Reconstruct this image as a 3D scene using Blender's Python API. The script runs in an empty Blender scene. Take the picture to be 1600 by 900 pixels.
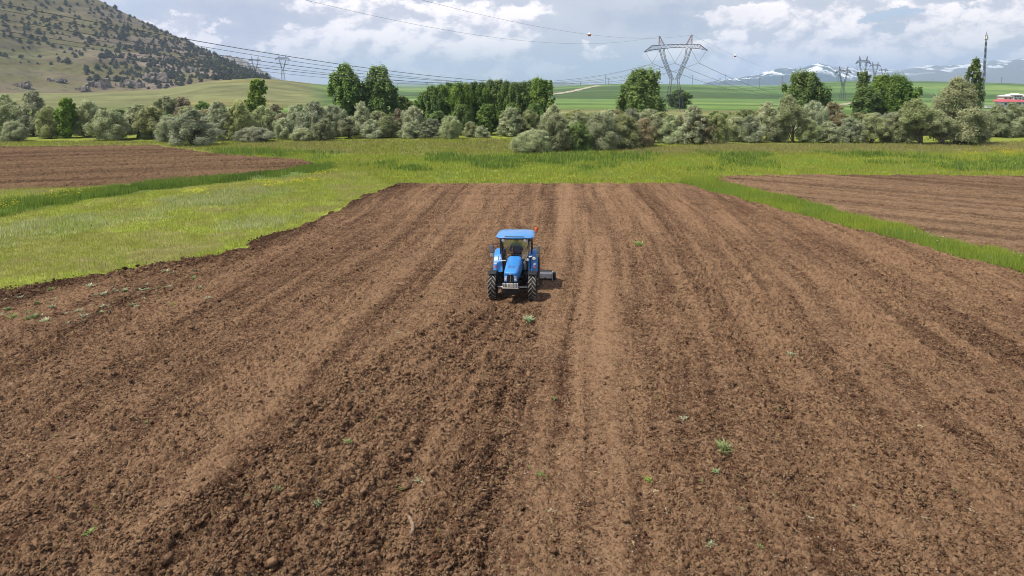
import bpy, bmesh, math, random
import numpy as np
from mathutils import Vector, Matrix, Euler

random.seed(11)
R = math.radians
SC = bpy.context.scene
COL = SC.collection
f32 = np.float32

# ------------------------------------------------------------------ camera
CAM_H, PITCH, FPX = 9.9, R(5.0), 1067.0
PY0 = 130 + FPX * math.tan(PITCH)          # optical axis on the 1600x900 photo; the photo is a crop of a taller frame
cam_d = bpy.data.cameras.new("camera")
cam_d.lens = 24.0; cam_d.sensor_width = 36.0; cam_d.shift_y = (PY0 - 450) / 1600
cam_d.clip_start = 0.5; cam_d.clip_end = 60000
cam = bpy.data.objects.new("camera", cam_d); COL.objects.link(cam)
cam.location = (0, 0, CAM_H); cam.rotation_euler = (R(90) - PITCH, 0, 0)
SC.camera = cam
CP, SP = math.cos(PITCH), math.sin(PITCH)

def ray(px, py):
    cx = (px - 800) / FPX; cy = (PY0 - py) / FPX
    return (cx, CP + cy * SP, -SP + cy * CP)
def G(px, py, z=0.0):
    """survey helper: where a sight line of the photograph meets the plane z"""
    d = ray(px, py); t = (z - CAM_H) / d[2]
    return (d[0] * t, d[1] * t)
def az_el(px, py):
    d = ray(px, py)
    return math.atan2(d[0], d[1]), math.atan2(d[2], math.hypot(d[0], d[1]))
def at_range(px, py, r):
    """point on a sight line at horizontal distance r"""
    a, e = az_el(px, py)
    return (r * math.sin(a), r * math.cos(a), CAM_H + r * math.tan(e))

# ------------------------------------------------------------------ exposure, sun, world
SC.view_settings.view_transform = 'Standard'
SC.view_settings.look = 'None'
SC.view_settings.exposure = 0.25
SC.view_settings.gamma = 1.0
SC.view_settings.use_curve_mapping = False
SC.cycles.max_bounces = 6
SC.cycles.transparent_max_bounces = 12
SC.cycles.volume_bounces = 2
SC.cycles.use_denoising = True
SC.cycles.denoiser = 'OPENIMAGEDENOISE'
SC.cycles.denoising_input_passes = 'RGB_ALBEDO_NORMAL'
SC.cycles.denoising_prefilter = 'ACCURATE'
SC.cycles.filter_width = 0.95
SC.cycles.sample_clamp_indirect = 6

SUN_EL, SUN_SIDE = R(60), R(20)
to_sun = Vector((-math.cos(SUN_EL) * math.cos(SUN_SIDE), -math.cos(SUN_EL) * math.sin(SUN_SIDE), math.sin(SUN_EL)))
sd = bpy.data.lights.new("sun", 'SUN'); sd.energy = 4.6; sd.angle = R(0.55); sd.color = (1.0, 0.94, 0.83)
so = bpy.data.objects.new("sun", sd); COL.objects.link(so)
so.rotation_euler = to_sun.to_track_quat('Z', 'Y').to_euler()
so.location = (0, 0, 300)

def N(nt, typ, **kw):
    n = nt.nodes.new(typ)
    for k, v in kw.items():
        if k == 'op': n.operation = v
        elif hasattr(n, k): setattr(n, k, v)
    return n
def math_n(nt, op, a, b=None, clamp=False):
    n = nt.nodes.new('ShaderNodeMath'); n.operation = op; n.use_clamp = clamp
    for i, v in enumerate((a, b)):
        if v is None: continue
        if isinstance(v, (int, float)): n.inputs[i].default_value = v
        else: nt.links.new(v, n.inputs[i])
    return n.outputs[0]
def smooth_n(nt, v, lo, hi, o0=0.0, o1=1.0):
    n = nt.nodes.new('ShaderNodeMapRange'); n.interpolation_type = 'SMOOTHSTEP'
    nt.links.new(v, n.inputs[0])
    for i, x in zip((1, 2, 3, 4), (lo, hi, o0, o1)): n.inputs[i].default_value = x
    return n.outputs[0]
def noise_n(nt, vec, scale, detail=4, rough=0.55, dist=0.0):
    n = nt.nodes.new('ShaderNodeTexNoise')
    n.inputs['Scale'].default_value = scale; n.inputs['Detail'].default_value = detail
    n.inputs['Roughness'].default_value = rough; n.inputs['Distortion'].default_value = dist
    if vec is not None: nt.links.new(vec, n.inputs['Vector'])
    return n
def mix_n(nt, fac, a, b, blend='MIX'):
    n = nt.nodes.new('ShaderNodeMix'); n.data_type = 'RGBA'; n.blend_type = blend
    for s, v in (('Factor', fac), ('A', a), ('B', b)):
        i = [q for q in n.inputs if q.name == s and (q.type == ('VALUE' if s == 'Factor' else 'RGBA'))][0]
        if isinstance(v, (int, float)): i.default_value = v
        elif isinstance(v, tuple): i.default_value = v if len(v) == 4 else (*v, 1)
        else: nt.links.new(v, i)
    return [q for q in n.outputs if q.type == 'RGBA'][0]
def vmath(nt, op, a, b):
    n = nt.nodes.new('ShaderNodeVectorMath'); n.operation = op
    for i, v in enumerate((a, b)):
        if v is None: continue
        if isinstance(v, tuple): n.inputs[i].default_value = v
        else: nt.links.new(v, n.inputs[i])
    return n.outputs['Value'] if op == 'LENGTH' else n.outputs['Vector']

SKY_S = 0.1
w = bpy.data.worlds.new("World"); SC.world = w; w.use_nodes = True
nt = w.node_tree; nt.nodes.clear()
out = nt.nodes.new('ShaderNodeOutputWorld'); bg = nt.nodes.new('ShaderNodeBackground')
bg.inputs['Strength'].default_value = SKY_S
nt.links.new(bg.outputs[0], out.inputs[0])
sky = nt.nodes.new('ShaderNodeTexSky'); sky.sky_type = 'NISHITA'; sky.sun_disc = False
sky.sun_elevation = SUN_EL; sky.sun_rotation = math.atan2(to_sun.x, to_sun.y)
sky.air_density = 1.0; sky.dust_density = 1.5; sky.ozone_density = 1.5
tc = nt.nodes.new('ShaderNodeTexCoord')
D = tc.outputs['Generated']
warp = noise_n(nt, vmath(nt, 'MULTIPLY', D, (1, 1, 1.7)), 17, 8, 0.66)
wv = vmath(nt, 'MULTIPLY', vmath(nt, 'SUBTRACT', warp.outputs['Color'], (.5, .5, .5)), (.17, .17, .085))
DW = vmath(nt, 'ADD', D, wv)
DS = vmath(nt, 'MULTIPLY', D, (1, 1, 1.55))
big = noise_n(nt, DS, 6.5, 7, 0.60, 0.35).outputs['Fac']
fine = noise_n(nt, DS, 21, 9, 0.60, 0.25).outputs['Fac']
def blob(px, py, wx, wy, amp):
    d = Vector(ray(px, py)).normalized()
    s = vmath(nt, 'MULTIPLY', vmath(nt, 'SUBTRACT', DW, tuple(d)), (FPX / wx, FPX / wx, FPX / wy))
    l = vmath(nt, 'LENGTH', s, None)
    return smooth_n(nt, l, 1.15, 0.25, 0.0, amp)
def total(items):
    acc = None
    for it in items:
        b = blob(*it); acc = b if acc is None else math_n(nt, 'ADD', acc, b)
    return acc
# sunlit cumulus heads / grey flat undersides / open blue, each where it stands in this sky
whites = total([(640, 60, 190, 60, .16), (690, 100, 50, 24, .34), (560, 16, 110, 22, .16), (750, 25, 120, 40, .16), (290, 45, 60, 26, .28), (318, 62, 22, 16, .34),
                (945, 76, 42, 11, .42), (915, 92, 28, 8, .34), (1180, 85, 150, 36, .30), (1260, 62, 90, 26, .26), (1420, 72, 150, 24, .26), (1310, 70, 60, 18, .2),
                (1500, 45, 70, 36, .32), (1590, 40, 70, 50, .34), (1450, 108, 50, 14, .34), (1330, 20, 200, 36, .14), (1200, 30, 130, 26, .16), (1130, 98, 80, 18, .26), (1260, 98, 110, 14, .26),
                (745, 98, 40, 14, .30), (780, 118, 30, 14, .36), (530, 60, 80, 26, .12), (1560, 84, 70, 14, .30), (1370, 104, 50, 14, .30), (860, 108, 24, 12, .3), (1320, 84, 330, 34, .12), (700, 84, 260, 44, .08), (1210, 104, 90, 14, .22), (1340, 92, 110, 16, .25), (1480, 84, 90, 16, .25), (1580, 70, 60, 24, .2), (620, 96, 80, 20, .18), (1090, 78, 60, 18, .2), (450, 70, 60, 20, .14)])
darks = total([(380, 25, 170, 50, .80), (1060, 28, 150, 30, .9), (1230, 78, 42, 20, .5), (1390, 48, 150, 14, .4), (850, 90, 110, 34, .35),
               (980, 112, 130, 22, .35), (500, 90, 90, 36, .35), (1290, 46, 60, 10, .35), (700, 48, 40, 14, .3)])
blues = total([(600, 12, 50, 12, .7), (1400, 26, 50, 14, .7), (1440, 58, 50, 10, .35), (210, 5, 60, 20, .4), (1530, 78, 50, 10, .3)])
sepz = nt.nodes.new('ShaderNodeSeparateXYZ'); nt.links.new(D, sepz.inputs[0])
Z = sepz.outputs['Z']
v1 = math_n(nt, 'ADD', big, math_n(nt, 'MULTIPLY', fine, .60))
v1 = math_n(nt, 'ADD', v1, math_n(nt, 'SUBTRACT', math_n(nt, 'MULTIPLY', whites, 2.1), .08))
v1 = math_n(nt, 'SUBTRACT', v1, math_n(nt, 'MULTIPLY', blues, .4))
wmask = math_n(nt, 'MULTIPLY', smooth_n(nt, v1, .82, .99), smooth_n(nt, Z, .16, .6, 1.0, .35))
# billows: brighter where the cloud thins towards the sun
DS2 = vmath(nt, 'ADD', DS, (-.010, 0, .020))
fine_l = noise_n(nt, DS2, 21, 9, 0.60, 0.25).outputs['Fac']; big_l = noise_n(nt, DS2, 6.5, 7, 0.60, 0.35).outputs['Fac']
lit = math_n(nt, 'ADD', math_n(nt, 'SUBTRACT', fine, fine_l), math_n(nt, 'MULTIPLY', math_n(nt, 'SUBTRACT', big, big_l), 1.2))
lit = smooth_n(nt, lit, -.17, .11)
veil_f = smooth_n(nt, Z, .14, .55, .90, .22)
veil = mix_n(nt, veil_f, sky.outputs[0], tuple(c / SKY_S for c in (.61, .61, .69)))
veil = mix_n(nt, smooth_n(nt, fine, .35, .7, 0, .5), veil, tuple(c / SKY_S for c in (.73, .71, .76)))
veil = mix_n(nt, math_n(nt, 'MULTIPLY', blues, .8, True), veil, tuple(c / SKY_S for c in (.36, .56, .80)))
white = mix_n(nt, lit, tuple(c / SKY_S for c in (.64, .62, .70)), tuple(c / SKY_S for c in (1.30, 1.17, 1.14)))
c1 = mix_n(nt, wmask, veil, white)
dm = math_n(nt, 'MULTIPLY', darks, smooth_n(nt, v1, .55, .95, .95, .35), True)
c2 = mix_n(nt, dm, c1, tuple(c / SKY_S for c in (.37, .41, .55)))
nt.links.new(c2, bg.inputs['Color'])

# ------------------------------------------------------------------ helpers
def link(o, parent=None):
    COL.objects.link(o)
    if parent is not None: o.parent = parent
    return o
def tag(o, label=None, cat=None, group=None, kind=None):
    if label: o['label'] = label
    if cat: o['category'] = cat
    if group: o['group'] = group
    if kind: o['kind'] = kind
    return o
def empty(name, loc=(0, 0, 0), rz=0.0, scale=(1, 1, 1)):
    o = bpy.data.objects.new(name, None); o.empty_display_size = 0.3
    o.location = loc; o.rotation_euler = (0, 0, rz); o.scale = scale
    return link(o)
def copy_tree(o, parent=None):
    c = o.copy(); COL.objects.link(c)
    if parent is not None: c.parent = parent
    for ch in list(o.children): copy_tree(ch, c)
    return c
def arr_mesh(name, V, F, mat=None, col=None, attrs=None, smooth=False, parent=None, obj=True):
    """mesh from numpy arrays; F is (n,3) or (n,4)"""
    V = np.ascontiguousarray(V, dtype=f32); F = np.ascontiguousarray(F, dtype=np.int32)
    me = bpy.data.meshes.new(name)
    n, k = F.shape
    me.vertices.add(len(V)); me.vertices.foreach_set('co', V.ravel())
    me.loops.add(n * k); me.loops.foreach_set('vertex_index', F.ravel())
    me.polygons.add(n); me.polygons.foreach_set('loop_start', np.arange(0, n * k, k, dtype=np.int32))
    if smooth: me.polygons.foreach_set('use_smooth', np.ones(n, dtype=bool))
    me.update(calc_edges=True)
    if col is not None:
        c = np.ones((len(V), 4), f32); c[:, :3] = col
        a = me.color_attributes.new('col', 'FLOAT_COLOR', 'POINT'); a.data.foreach_set('color', c.ravel())
    for nm, vals in (attrs or {}).items():
        a = me.attributes.new(nm, 'FLOAT', 'POINT'); a.data.foreach_set('value', np.ascontiguousarray(vals, dtype=f32))
    if mat: me.materials.append(mat)
    if not obj: return me
    return link(bpy.data.objects.new(name, me), parent)

class MB:
    """collects shapes, then links them as ONE mesh object"""
    def __init__(s): s.bm = bmesh.new()
    def box(s, c, d, rot=None, taper=None):
        x, y, z = d[0] / 2, d[1] / 2, d[2] / 2
        tx, ty = taper or (1, 1)
        P = [(-x, -y, -z), (x, -y, -z), (x, y, -z), (-x, y, -z), (-x * tx, -y * ty, z), (x * tx, -y * ty, z), (x * tx, y * ty, z), (-x * tx, y * ty, z)]
        M = Matrix.Translation(c) @ (Euler(rot).to_matrix().to_4x4() if rot else Matrix())
        v = [s.bm.verts.new(M @ Vector(p)) for p in P]
        for f in ((3, 2, 1, 0), (4, 5, 6, 7), (0, 1, 5, 4), (1, 2, 6, 5), (2, 3, 7, 6), (3, 0, 4, 7)): s.bm.faces.new([v[i] for i in f])
        return s
    def tube(s, pts, rad, n=8, caps=True):
        pts = [Vector(p) for p in pts]
        rads = rad if isinstance(rad, (list, tuple)) else [rad] * len(pts)
        rings = []; u = None
        for i, p in enumerate(pts):
            t = (pts[min(i + 1, len(pts) - 1)] - pts[max(i - 1, 0)]).normalized()
            if u is None: u = t.orthogonal().normalized()
            u = (u - t * u.dot(t)).normalized(); b = t.cross(u)
            rings.append([s.bm.verts.new(p + (u * math.cos(2 * math.pi * k / n) + b * math.sin(2 * math.pi * k / n)) * rads[i]) for k in range(n)])
        for a, b in zip(rings, rings[1:]):
            for k in range(n): s.bm.faces.new((a[k], a[(k + 1) % n], b[(k + 1) % n], b[k]))
        if caps:
            s.bm.faces.new(rings[0][::-1]); s.bm.faces.new(rings[-1])
        return s
    def loft(s, rings, caps=True, closed=True):
        R_ = [[s.bm.verts.new(p) for p in r] for r in rings]
        for a, b in zip(R_, R_[1:]):
            m = len(a)
            for k in range(m if closed else m - 1): s.bm.faces.new((a[k], a[(k + 1) % m], b[(k + 1) % m], b[k]))
        if caps and closed:
            s.bm.faces.new(R_[0][::-1]); s.bm.faces.new(R_[-1])
        return s
    def lathe_x(s, prof, cx=0, n=32, c=(0, 0)):
        """profile [(x, radius)] turned about an axis parallel to X through (y,z)=c"""
        rings = []
        for x, r in prof:
            rings.append([(cx + x, c[0] + r * math.cos(2 * math.pi * k / n), c[1] + r * math.sin(2 * math.pi * k / n)) for k in range(n)])
        return s.loft(rings)
    def build(s, name, mat, parent=None, bevel=0, smooth=False, segs=2):
        bm = s.bm
        bmesh.ops.recalc_face_normals(bm, faces=bm.faces)
        if bevel:
            ed = [e for e in bm.edges if len(e.link_faces) == 2 and e.calc_face_angle(0) > 0.5]
            bmesh.ops.bevel(bm, geom=ed, offset=bevel, segments=segs, affect='EDGES', profile=0.6)
        me = bpy.data.meshes.new(name); bm.to_mesh(me); bm.free()
        if smooth:
            for p in me.polygons: p.use_smooth = True
            me.set_sharp_from_angle(angle=R(38))
        for m in (mat if isinstance(mat, (list, tuple)) else [mat]): me.materials.append(m)
        return link(bpy.data.objects.new(name, me), parent)

# numpy noise
_rng = np.random.default_rng(5)
TAB = [_rng.random((1024, 1024)).astype(f32) for _ in range(4)]
def vn(x, y, s=0):
    x = np.asarray(x, dtype=np.float64) + s * 37.71; y = np.asarray(y, dtype=np.float64) + s * 91.37
    ix = np.floor(x).astype(np.int64); iy = np.floor(y).astype(np.int64)
    fx = (x - ix).astype(f32); fy = (y - iy).astype(f32)
    fx = fx * fx * fx * (fx * (fx * 6 - 15) + 10); fy = fy * fy * fy * (fy * (fy * 6 - 15) + 10)
    T = TAB[s & 3]; x0, x1, y0, y1 = ix & 1023, (ix + 1) & 1023, iy & 1023, (iy + 1) & 1023
    a = T[y0, x0] * (1 - fx) + T[y0, x1] * fx
    b = T[y1, x0] * (1 - fx) + T[y1, x1] * fx
    return a * (1 - fy) + b * fy
def fbm(x, y, s=0, o=4, g=0.5):
    t = 0; a = 1; n = 0
    for i in range(o):
        t = t + a * vn(np.asarray(x) * 2 ** i, np.asarray(y) * 2 ** i, s + i); n += a; a *= g
    return t / n
def domes(x, y, cell, s=0, p=0.7, rmin=.22, rmax=.62):
    """irregular clods: union of random domes, height in metres"""
    wx = x / cell + .55 * (vn(x / cell * 1.7, y / cell * 1.7, s + 1) - .5) + s * 13.7
    wy = y / cell + .55 * (vn(x / cell * 1.7, y / cell * 1.7, s + 2) - .5) + s * 7.9
    ix = np.floor(wx).astype(np.int64); iy = np.floor(wy).astype(np.int64)
    h = np.zeros(np.shape(x), f32)
    for dx in (-1, 0, 1):
        for dy in (-1, 0, 1):
            a, b = (iy + dy) & 1023, (ix + dx) & 1023
            r1 = TAB[0][a, b]; r2 = TAB[1][a, b]; r3 = TAB[2][a, b]; r4 = TAB[3][a, b]
            r = rmin + (rmax - rmin) * r3 * r3
            d2 = (wx - (ix + dx + r1)) ** 2 + (wy - (iy + dy + r2)) ** 2
            q = np.sqrt(np.clip(1 - d2 / (r * r), 0, 1)) * r * (r4 < p)
            h = np.maximum(h, q.astype(f32))
    return h * cell
def sstep(x, a, b):
    t = np.clip((np.asarray(x) - a) / (b - a), 0, 1); return t * t * (3 - 2 * t)
def grid_faces(nr, nc):
    i = np.arange((nr - 1) * (nc - 1)); r = i // (nc - 1); c = i % (nc - 1); a = r * nc + c
    return np.stack([a, a + 1, a + nc + 1, a + nc], 1)

# ------------------------------------------------------------------ materials
def material(name): 
    m = bpy.data.materials.new(name); m.use_nodes = True
    t = m.node_tree; b = t.nodes['Principled BSDF']
    return m, t, b
def plain(name, c1, c2=None, rough=.6, metal=0.0, scale=6, bump=0.0, spec=.5, lo=.35, hi=.65, coat=0):
    """two-tone noise material"""
    m, t, b = material(name)
    tcn = t.nodes.new('ShaderNodeTexCoord')
    n = noise_n(t, tcn.outputs['Object'], scale, 5, .6)
    c2 = c2 or tuple(x * .75 for x in c1)
    f = smooth_n(t, n.outputs['Fac'], lo, hi)
    t.links.new(mix_n(t, f, c1, c2), b.inputs['Base Color'])
    b.inputs['Roughness'].default_value = rough; b.inputs['Metallic'].default_value = metal
    b.inputs['Specular IOR Level'].default_value = spec
    if coat: b.inputs['Coat Weight'].default_value = coat
    if bump:
        bn = t.nodes.new('ShaderNodeBump'); bn.inputs['Strength'].default_value = bump; bn.inputs['Distance'].default_value = .02
        t.links.new(n.outputs['Fac'], bn.inputs['Height']); t.links.new(bn.outputs[0], b.inputs['Normal'])
    return m
def leafy(name, trans=.3, rough=.6, vary=.25, base=None):
    """diffuse + translucent leaf; colour from the 'col' attribute, shifted a little per object"""
    m, t, b = material(name)
    a = t.nodes.new('ShaderNodeAttribute'); a.attribute_name = 'col'
    oi = t.nodes.new('ShaderNodeObjectInfo')
    hsv = t.nodes.new('ShaderNodeHueSaturation')
    rnd = oi.outputs['Random']
    t.links.new(smooth_n(t, rnd, 0, 1, .5 - vary * .05, .5 + vary * .05), hsv.inputs['Hue'])
    t.links.new(smooth_n(t, math_n(t, 'FRACT', math_n(t, 'MULTIPLY', rnd, 7.31)), 0, 1, 1 - vary, 1 + vary), hsv.inputs['Value'])
    t.links.new(smooth_n(t, math_n(t, 'FRACT', math_n(t, 'MULTIPLY', rnd, 3.77)), 0, 1, 1 - vary, 1 + vary * .4), hsv.inputs['Saturation'])
    t.links.new(a.outputs['Color'], hsv.inputs['Color'])
    t.links.new(hsv.outputs[0], b.inputs['Base Color'])
    b.inputs['Roughness'].default_value = rough; b.inputs['Specular IOR Level'].default_value = .25
    tr = t.nodes.new('ShaderNodeBsdfTranslucent'); t.links.new(hsv.outputs[0], tr.inputs['Color'])
    mx = t.nodes.new('ShaderNodeMixShader'); mx.inputs[0].default_value = trans
    t.links.new(b.outputs[0], mx.inputs[1]); t.links.new(tr.outputs[0], mx.inputs[2])
    o = t.nodes['Material Output']; t.links.new(mx.outputs[0], o.inputs['Surface'])
    return m

def soil_material(name, dark, light):
    m, t, b = material(name)
    tcn = t.nodes.new('ShaderNodeTexCoord'); P = tcn.outputs['Object']
    at = t.nodes.new('ShaderNodeAttribute'); at.attribute_name = 'dry'
    def crumbs(scale):
        vo = t.nodes.new('ShaderNodeTexVoronoi'); vo.inputs['Scale'].default_value = scale; vo.inputs['Randomness'].default_value = 1
        wn = noise_n(t, P, scale * .8, 2, .5)
        t.links.new(vmath(t, 'ADD', P, vmath(t, 'MULTIPLY', vmath(t, 'SUBTRACT', wn.outputs['Color'], (.5, .5, .5)), (.9 / scale,) * 3)), vo.inputs['Vector'])
        sp = t.nodes.new('ShaderNodeSeparateColor'); t.links.new(vo.outputs['Color'], sp.inputs[0])
        return sp.outputs[0], vo.outputs['Distance'], sp.outputs[1]
    k1, d1, r1 = crumbs(9); k2, d2, r2 = crumbs(24); k3, d3, r3 = crumbs(3.2)
    n1 = noise_n(t, P, 1.1, 6, .7).outputs['Fac']
    n3 = noise_n(t, P, 60, 4, .75)
    f = at.outputs['Fac']
    for v, am in ((n1, .62), (k1, .34), (k2, .50), (k3, .16), (n3.outputs['Fac'], .9)):
        f = math_n(t, 'ADD', f, math_n(t, 'MULTIPLY', math_n(t, 'SUBTRACT', v, .5), am))
    f = smooth_n(t, f, -.12, 1.08)
    c = mix_n(t, f, dark, light)
    c = mix_n(t, smooth_n(t, r2, .985, .99, 0, .6), c, (.40, .32, .20))           # straw chips and grit
    c = mix_n(t, smooth_n(t, r1, .72, .80, 0, .35), c, tuple(x * y for x, y in zip(dark, (1.75, 1.05, .8))))   # reddish damp crumbs
    t.links.new(c, b.inputs['Base Color'])
    b.inputs['Roughness'].default_value = .95; b.inputs['Specular IOR Level'].default_value = .10
    bn = t.nodes.new('ShaderNodeBump'); bn.inputs['Strength'].default_value = 1.0; bn.inputs['Distance'].default_value = .035
    hgt = math_n(t, 'ADD', n3.outputs['Fac'], math_n(t, 'SUBTRACT', 1.2, math_n(t, 'ADD', d2, math_n(t, 'MULTIPLY', d1, .8))))
    t.links.new(hgt, bn.inputs['Height']); t.links.new(bn.outputs[0], b.inputs['Normal'])
    return m
SOIL = soil_material('soil', (.045, .0225, .0130), (.305, .187, .108))
SOIL_RED = soil_material('soil_red', (.062, .036, .020), (.205, .130, .072))
SOIL_PALE = soil_material('soil_pale', (.070, .041, .025), (.275, .178, .104))
# ------------------------------------------------------------------ terrain profile
def poly_az(tab):
    A = [az_el(*p) for p in tab]
    return np.array([a for a, e in A]), np.array([e for a, e in A])
CREST = poly_az([(-900, 150), (-400, 145), (0, 146), (130, 146), (250, 140), (330, 126), (400, 121), (450, 126), (520, 135), (560, 140), (600, 142), (700, 141), (800, 140),
                 (870, 137), (930, 133), (980, 131), (1050, 132), (1100, 133), (1180, 137), (1230, 133), (1270, 128), (1330, 127), (1440, 127), (1500, 128),
                 (1600, 131), (1800, 133), (2400, 136)])
def crest_range(az):
    pxs = np.array([-900, 300, 420, 540, 640, 2400]); a = np.array([az_el(p, 130)[0] for p in pxs])
    return np.interp(az, a, [850, 850, 850, 950, 1450, 1450])
def terrain(x, y):
    r = np.hypot(x, y); az = np.arctan2(x, y)
    rc = crest_range(az); el = np.interp(az, *CREST)
    front = np.abs(az) < 1.4
    el = np.where(front, el, -.01)
    zc = CAM_H + np.tan(el) * rc
    dip = -9.0 * np.where(rc > 1000, 1.0, .45)
    r0 = np.where(rc > 1000, 800, 480)
    z = dip * sstep(r, 190, r0)
    up = sstep(r, r0, rc * 1.06)
    z = z + (zc - dip) * up
    back = sstep(r, rc * 1.08, rc * 2.2)
    z = z + (-8 - z) * back
    z = z + (fbm(x * .004, y * .004, 3, 3) - .5) * 5 * sstep(r, 300, 900) * (1 - up * .7) * (1 - back)
    return z
def inside(x, y, poly):
    n = len(poly); c = np.zeros(np.shape(x), bool); j = n - 1
    for i in range(n):
        xi, yi = poly[i]; xj, yj = poly[j]
        if yi != yj:
            c ^= ((yi > y) != (yj > y)) & (x < (xj - xi) * (y - yi) / (yj - yi) + xi)
        j = i
    return c
def px_poly(pts): return [G(*p) for p in pts]

RA = math.atan(100 * CP / FPX)          # bearing of the tillage rows
CA, SA = math.cos(RA), math.sin(RA)
def uv(x, y): return x * CA - y * SA, x * SA + y * CA
def u_px(px, py): return uv(*G(px, py))[0]

# main field edges, as x over y
LEFT = np.array([G(*p) for p in [(-420, 560), (0, 462), (100, 447), (180, 434), (300, 410), (420, 373), (500, 341), (560, 313), (600, 298), (624, 289)]])
RIGHT = np.array([G(*p) for p in [(2100, 560), (1600, 432), (1450, 390), (1350, 363), (1200, 323), (1120, 303), (1065, 289)]])
Y_FAR = G(800, 288.5)[1]
def field_left(y):
    return np.interp(y, LEFT[:, 1], LEFT[:, 0], left=LEFT[0, 0]) + (vn(y * .5, 3, 1) - .5) * 1.6 + (vn(y * 2.1, 9, 2) - .5) * .9
def field_right(y):
    return np.interp(y, RIGHT[:, 1], RIGHT[:, 0], left=RIGHT[0, 0]) + (vn(y * .5, 5, 3) - .5) * .7

# freshly torn band in front of the tractor, as x-limits over y
BL = np.array([G(*p) for p in [(60, 900), (180, 880), (380, 740), (560, 590), (680, 510), (745, 466), (770, 440)]])
BR = np.array([G(*p) for p in [(745, 900), (770, 800), (800, 690), (832, 580), (850, 510), (858, 466), (850, 440)]])
RUTS = [(745, 890, .14, 1), (690, 890, .10, .6), (900, 700, .13, .9), (945, 690, .10, .7), (868, 890, .10, .5), (1010, 640, .12, .5), (1205, 640, .14, .6),
        (1350, 640, .14, .5), (560, 560, .14, .5), (420, 590, .16, .6), (330, 560, .14, .4)]
LANES = [(820, 860, .45, 1), (985, 800, .42, .9), (925, 760, .22, .8), (1075, 880, .35, .6), (1170, 700, .4, .6), (300, 800, .42, .8), (180, 700, .5, .5), (560, 500, .5, .5), (1480, 700, .6, .5), (700, 420, .5, .4), (955, 520, .5, .5)]
CHUNK = [(1120, 640, .45, .7), (1290, 760, .8, 1.0), (1500, 860, .8, .8), (1060, 900, .4, .5), (60, 560, .9, .5), (250, 640, .4, .4), (1000, 470, .6, .5), (1420, 470, 1.0, .35)]
RUTS = [(u_px(a, b), c, d) for a, b, c, d in RUTS]
LANES = [(u_px(a, b), c, d) for a, b, c, d in LANES]
CHUNK = [(u_px(a, b), c, d) for a, b, c, d in CHUNK]

def soil_main(x, y):
    u, v = uv(x, y)
    u = u + .35 * np.sin(v * .11 + u * .05) + (fbm(u * .25, v * .06, 1, 2) - .5) * .8
    lane = fbm(u * .55, v * .04, 2, 3)                 # long streaks left by each pass
    lane2 = fbm(u * 2.3 + 1.2 * (vn(u * .3, v * .12, 8) - .5), v * .15, 5, 4, .6)
    edge = (fbm(x * .7, y * .7, 7, 3) - .5) * 2.2
    bl = np.interp(y, BL[:, 1], BL[:, 0]) + edge; br = np.interp(y, BR[:, 1], BR[:, 0]) + edge * .4
    band = sstep(x, bl - .5, bl + .5) * (1 - sstep(x, br - .4, br + .3)) * (1 - sstep(y, 27.5, 30))
    rough = .34 + .50 * sstep(lane2, .42, .66) + .25 * sstep(lane, .45, .7) + .20 * sstep(u, 3, 9) + .12 * sstep(-u, 4, 9)
    dry = .55 + .60 * (lane - .5) + .75 * (lane2 - .5)
    rut = 0
    wob = (vn(v * .16, 1, 9) - .5) * .5
    for uu, wd, am in RUTS:
        k = np.exp(-((u - uu - wob) / wd) ** 2) * am * sstep(vn(v * .17, uu * 3.1, 4), .38, .68); rut = rut + k
    for uu, wd, am in LANES:
        k = np.exp(-((u - uu - wob * .6) / wd) ** 2) * am * (.4 + .6 * sstep(vn(v * .1, uu * 3.7, 6), .25, .55))
        dry = dry + .26 * k; rough = rough * (1 - .60 * np.clip(k, 0, 1))
    for uu, wd, am in CHUNK:
        k = np.exp(-((u - uu - wob) / wd) ** 2) * am; rough = rough + .45 * k; dry = dry - .05 * k
    left_edge = 1 - sstep(x - np.interp(y, LEFT[:, 1], LEFT[:, 0]), .6, 3.2)
    rough = rough * (1 - band) + band * (.88 + .5 * (lane2 - .5))
    rough = np.maximum(rough, left_edge * 1.05)
    dry = dry + band * .03 - left_edge * .34 - rut * .22
    patch = fbm(x * .9, y * .9, 11, 3)
    rough = rough * (.35 + 1.3 * patch)
    z = .040 * (lane2 - .5) * 2 + .035 * (fbm(u * .9, v * .05, 8, 2) - .5) * 2 - .05 * rut
    # furrow ridges of the fresh band follow the tractor's curve
    t = x - bl
    bl0 = np.interp(y, BL[:, 1], BL[:, 0])
    z = z + band * .060 * np.cos((x - bl0) / .74 * 2 * math.pi + (vn(v * .22, 2, 6) - .5) * 1.2) * (.55 + .9 * vn(v * .5, u * .5, 9))
    rc = np.clip(rough, 0, 1.3)
    c1 = domes(x, y, .36, 1, .42, .10, .55); c2 = domes(x, y, .17, 2, .60, .12, .60); c3 = domes(x, y, .085, 3, .75, .15, .60)
    z = z + c1 * np.clip(rough - .42, 0, .9) * .80 + c2 * rc * 1.15 + c3 * (.45 + .75 * np.clip(rough, 0, 1))
    mic = fbm(x * 11, y * 11, 6, 3, .65) - .5
    z = z + mic * (.030 + .05 * rc)
    z = z + (fbm(x * 2.6, y * 2.6, 4, 3, .6) - .5) * (.04 + .06 * np.clip(rough - .3, 0, 1))
    return z + left_edge * .06 + .20, np.clip(dry + mic * .45, 0, 1.1)

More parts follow.
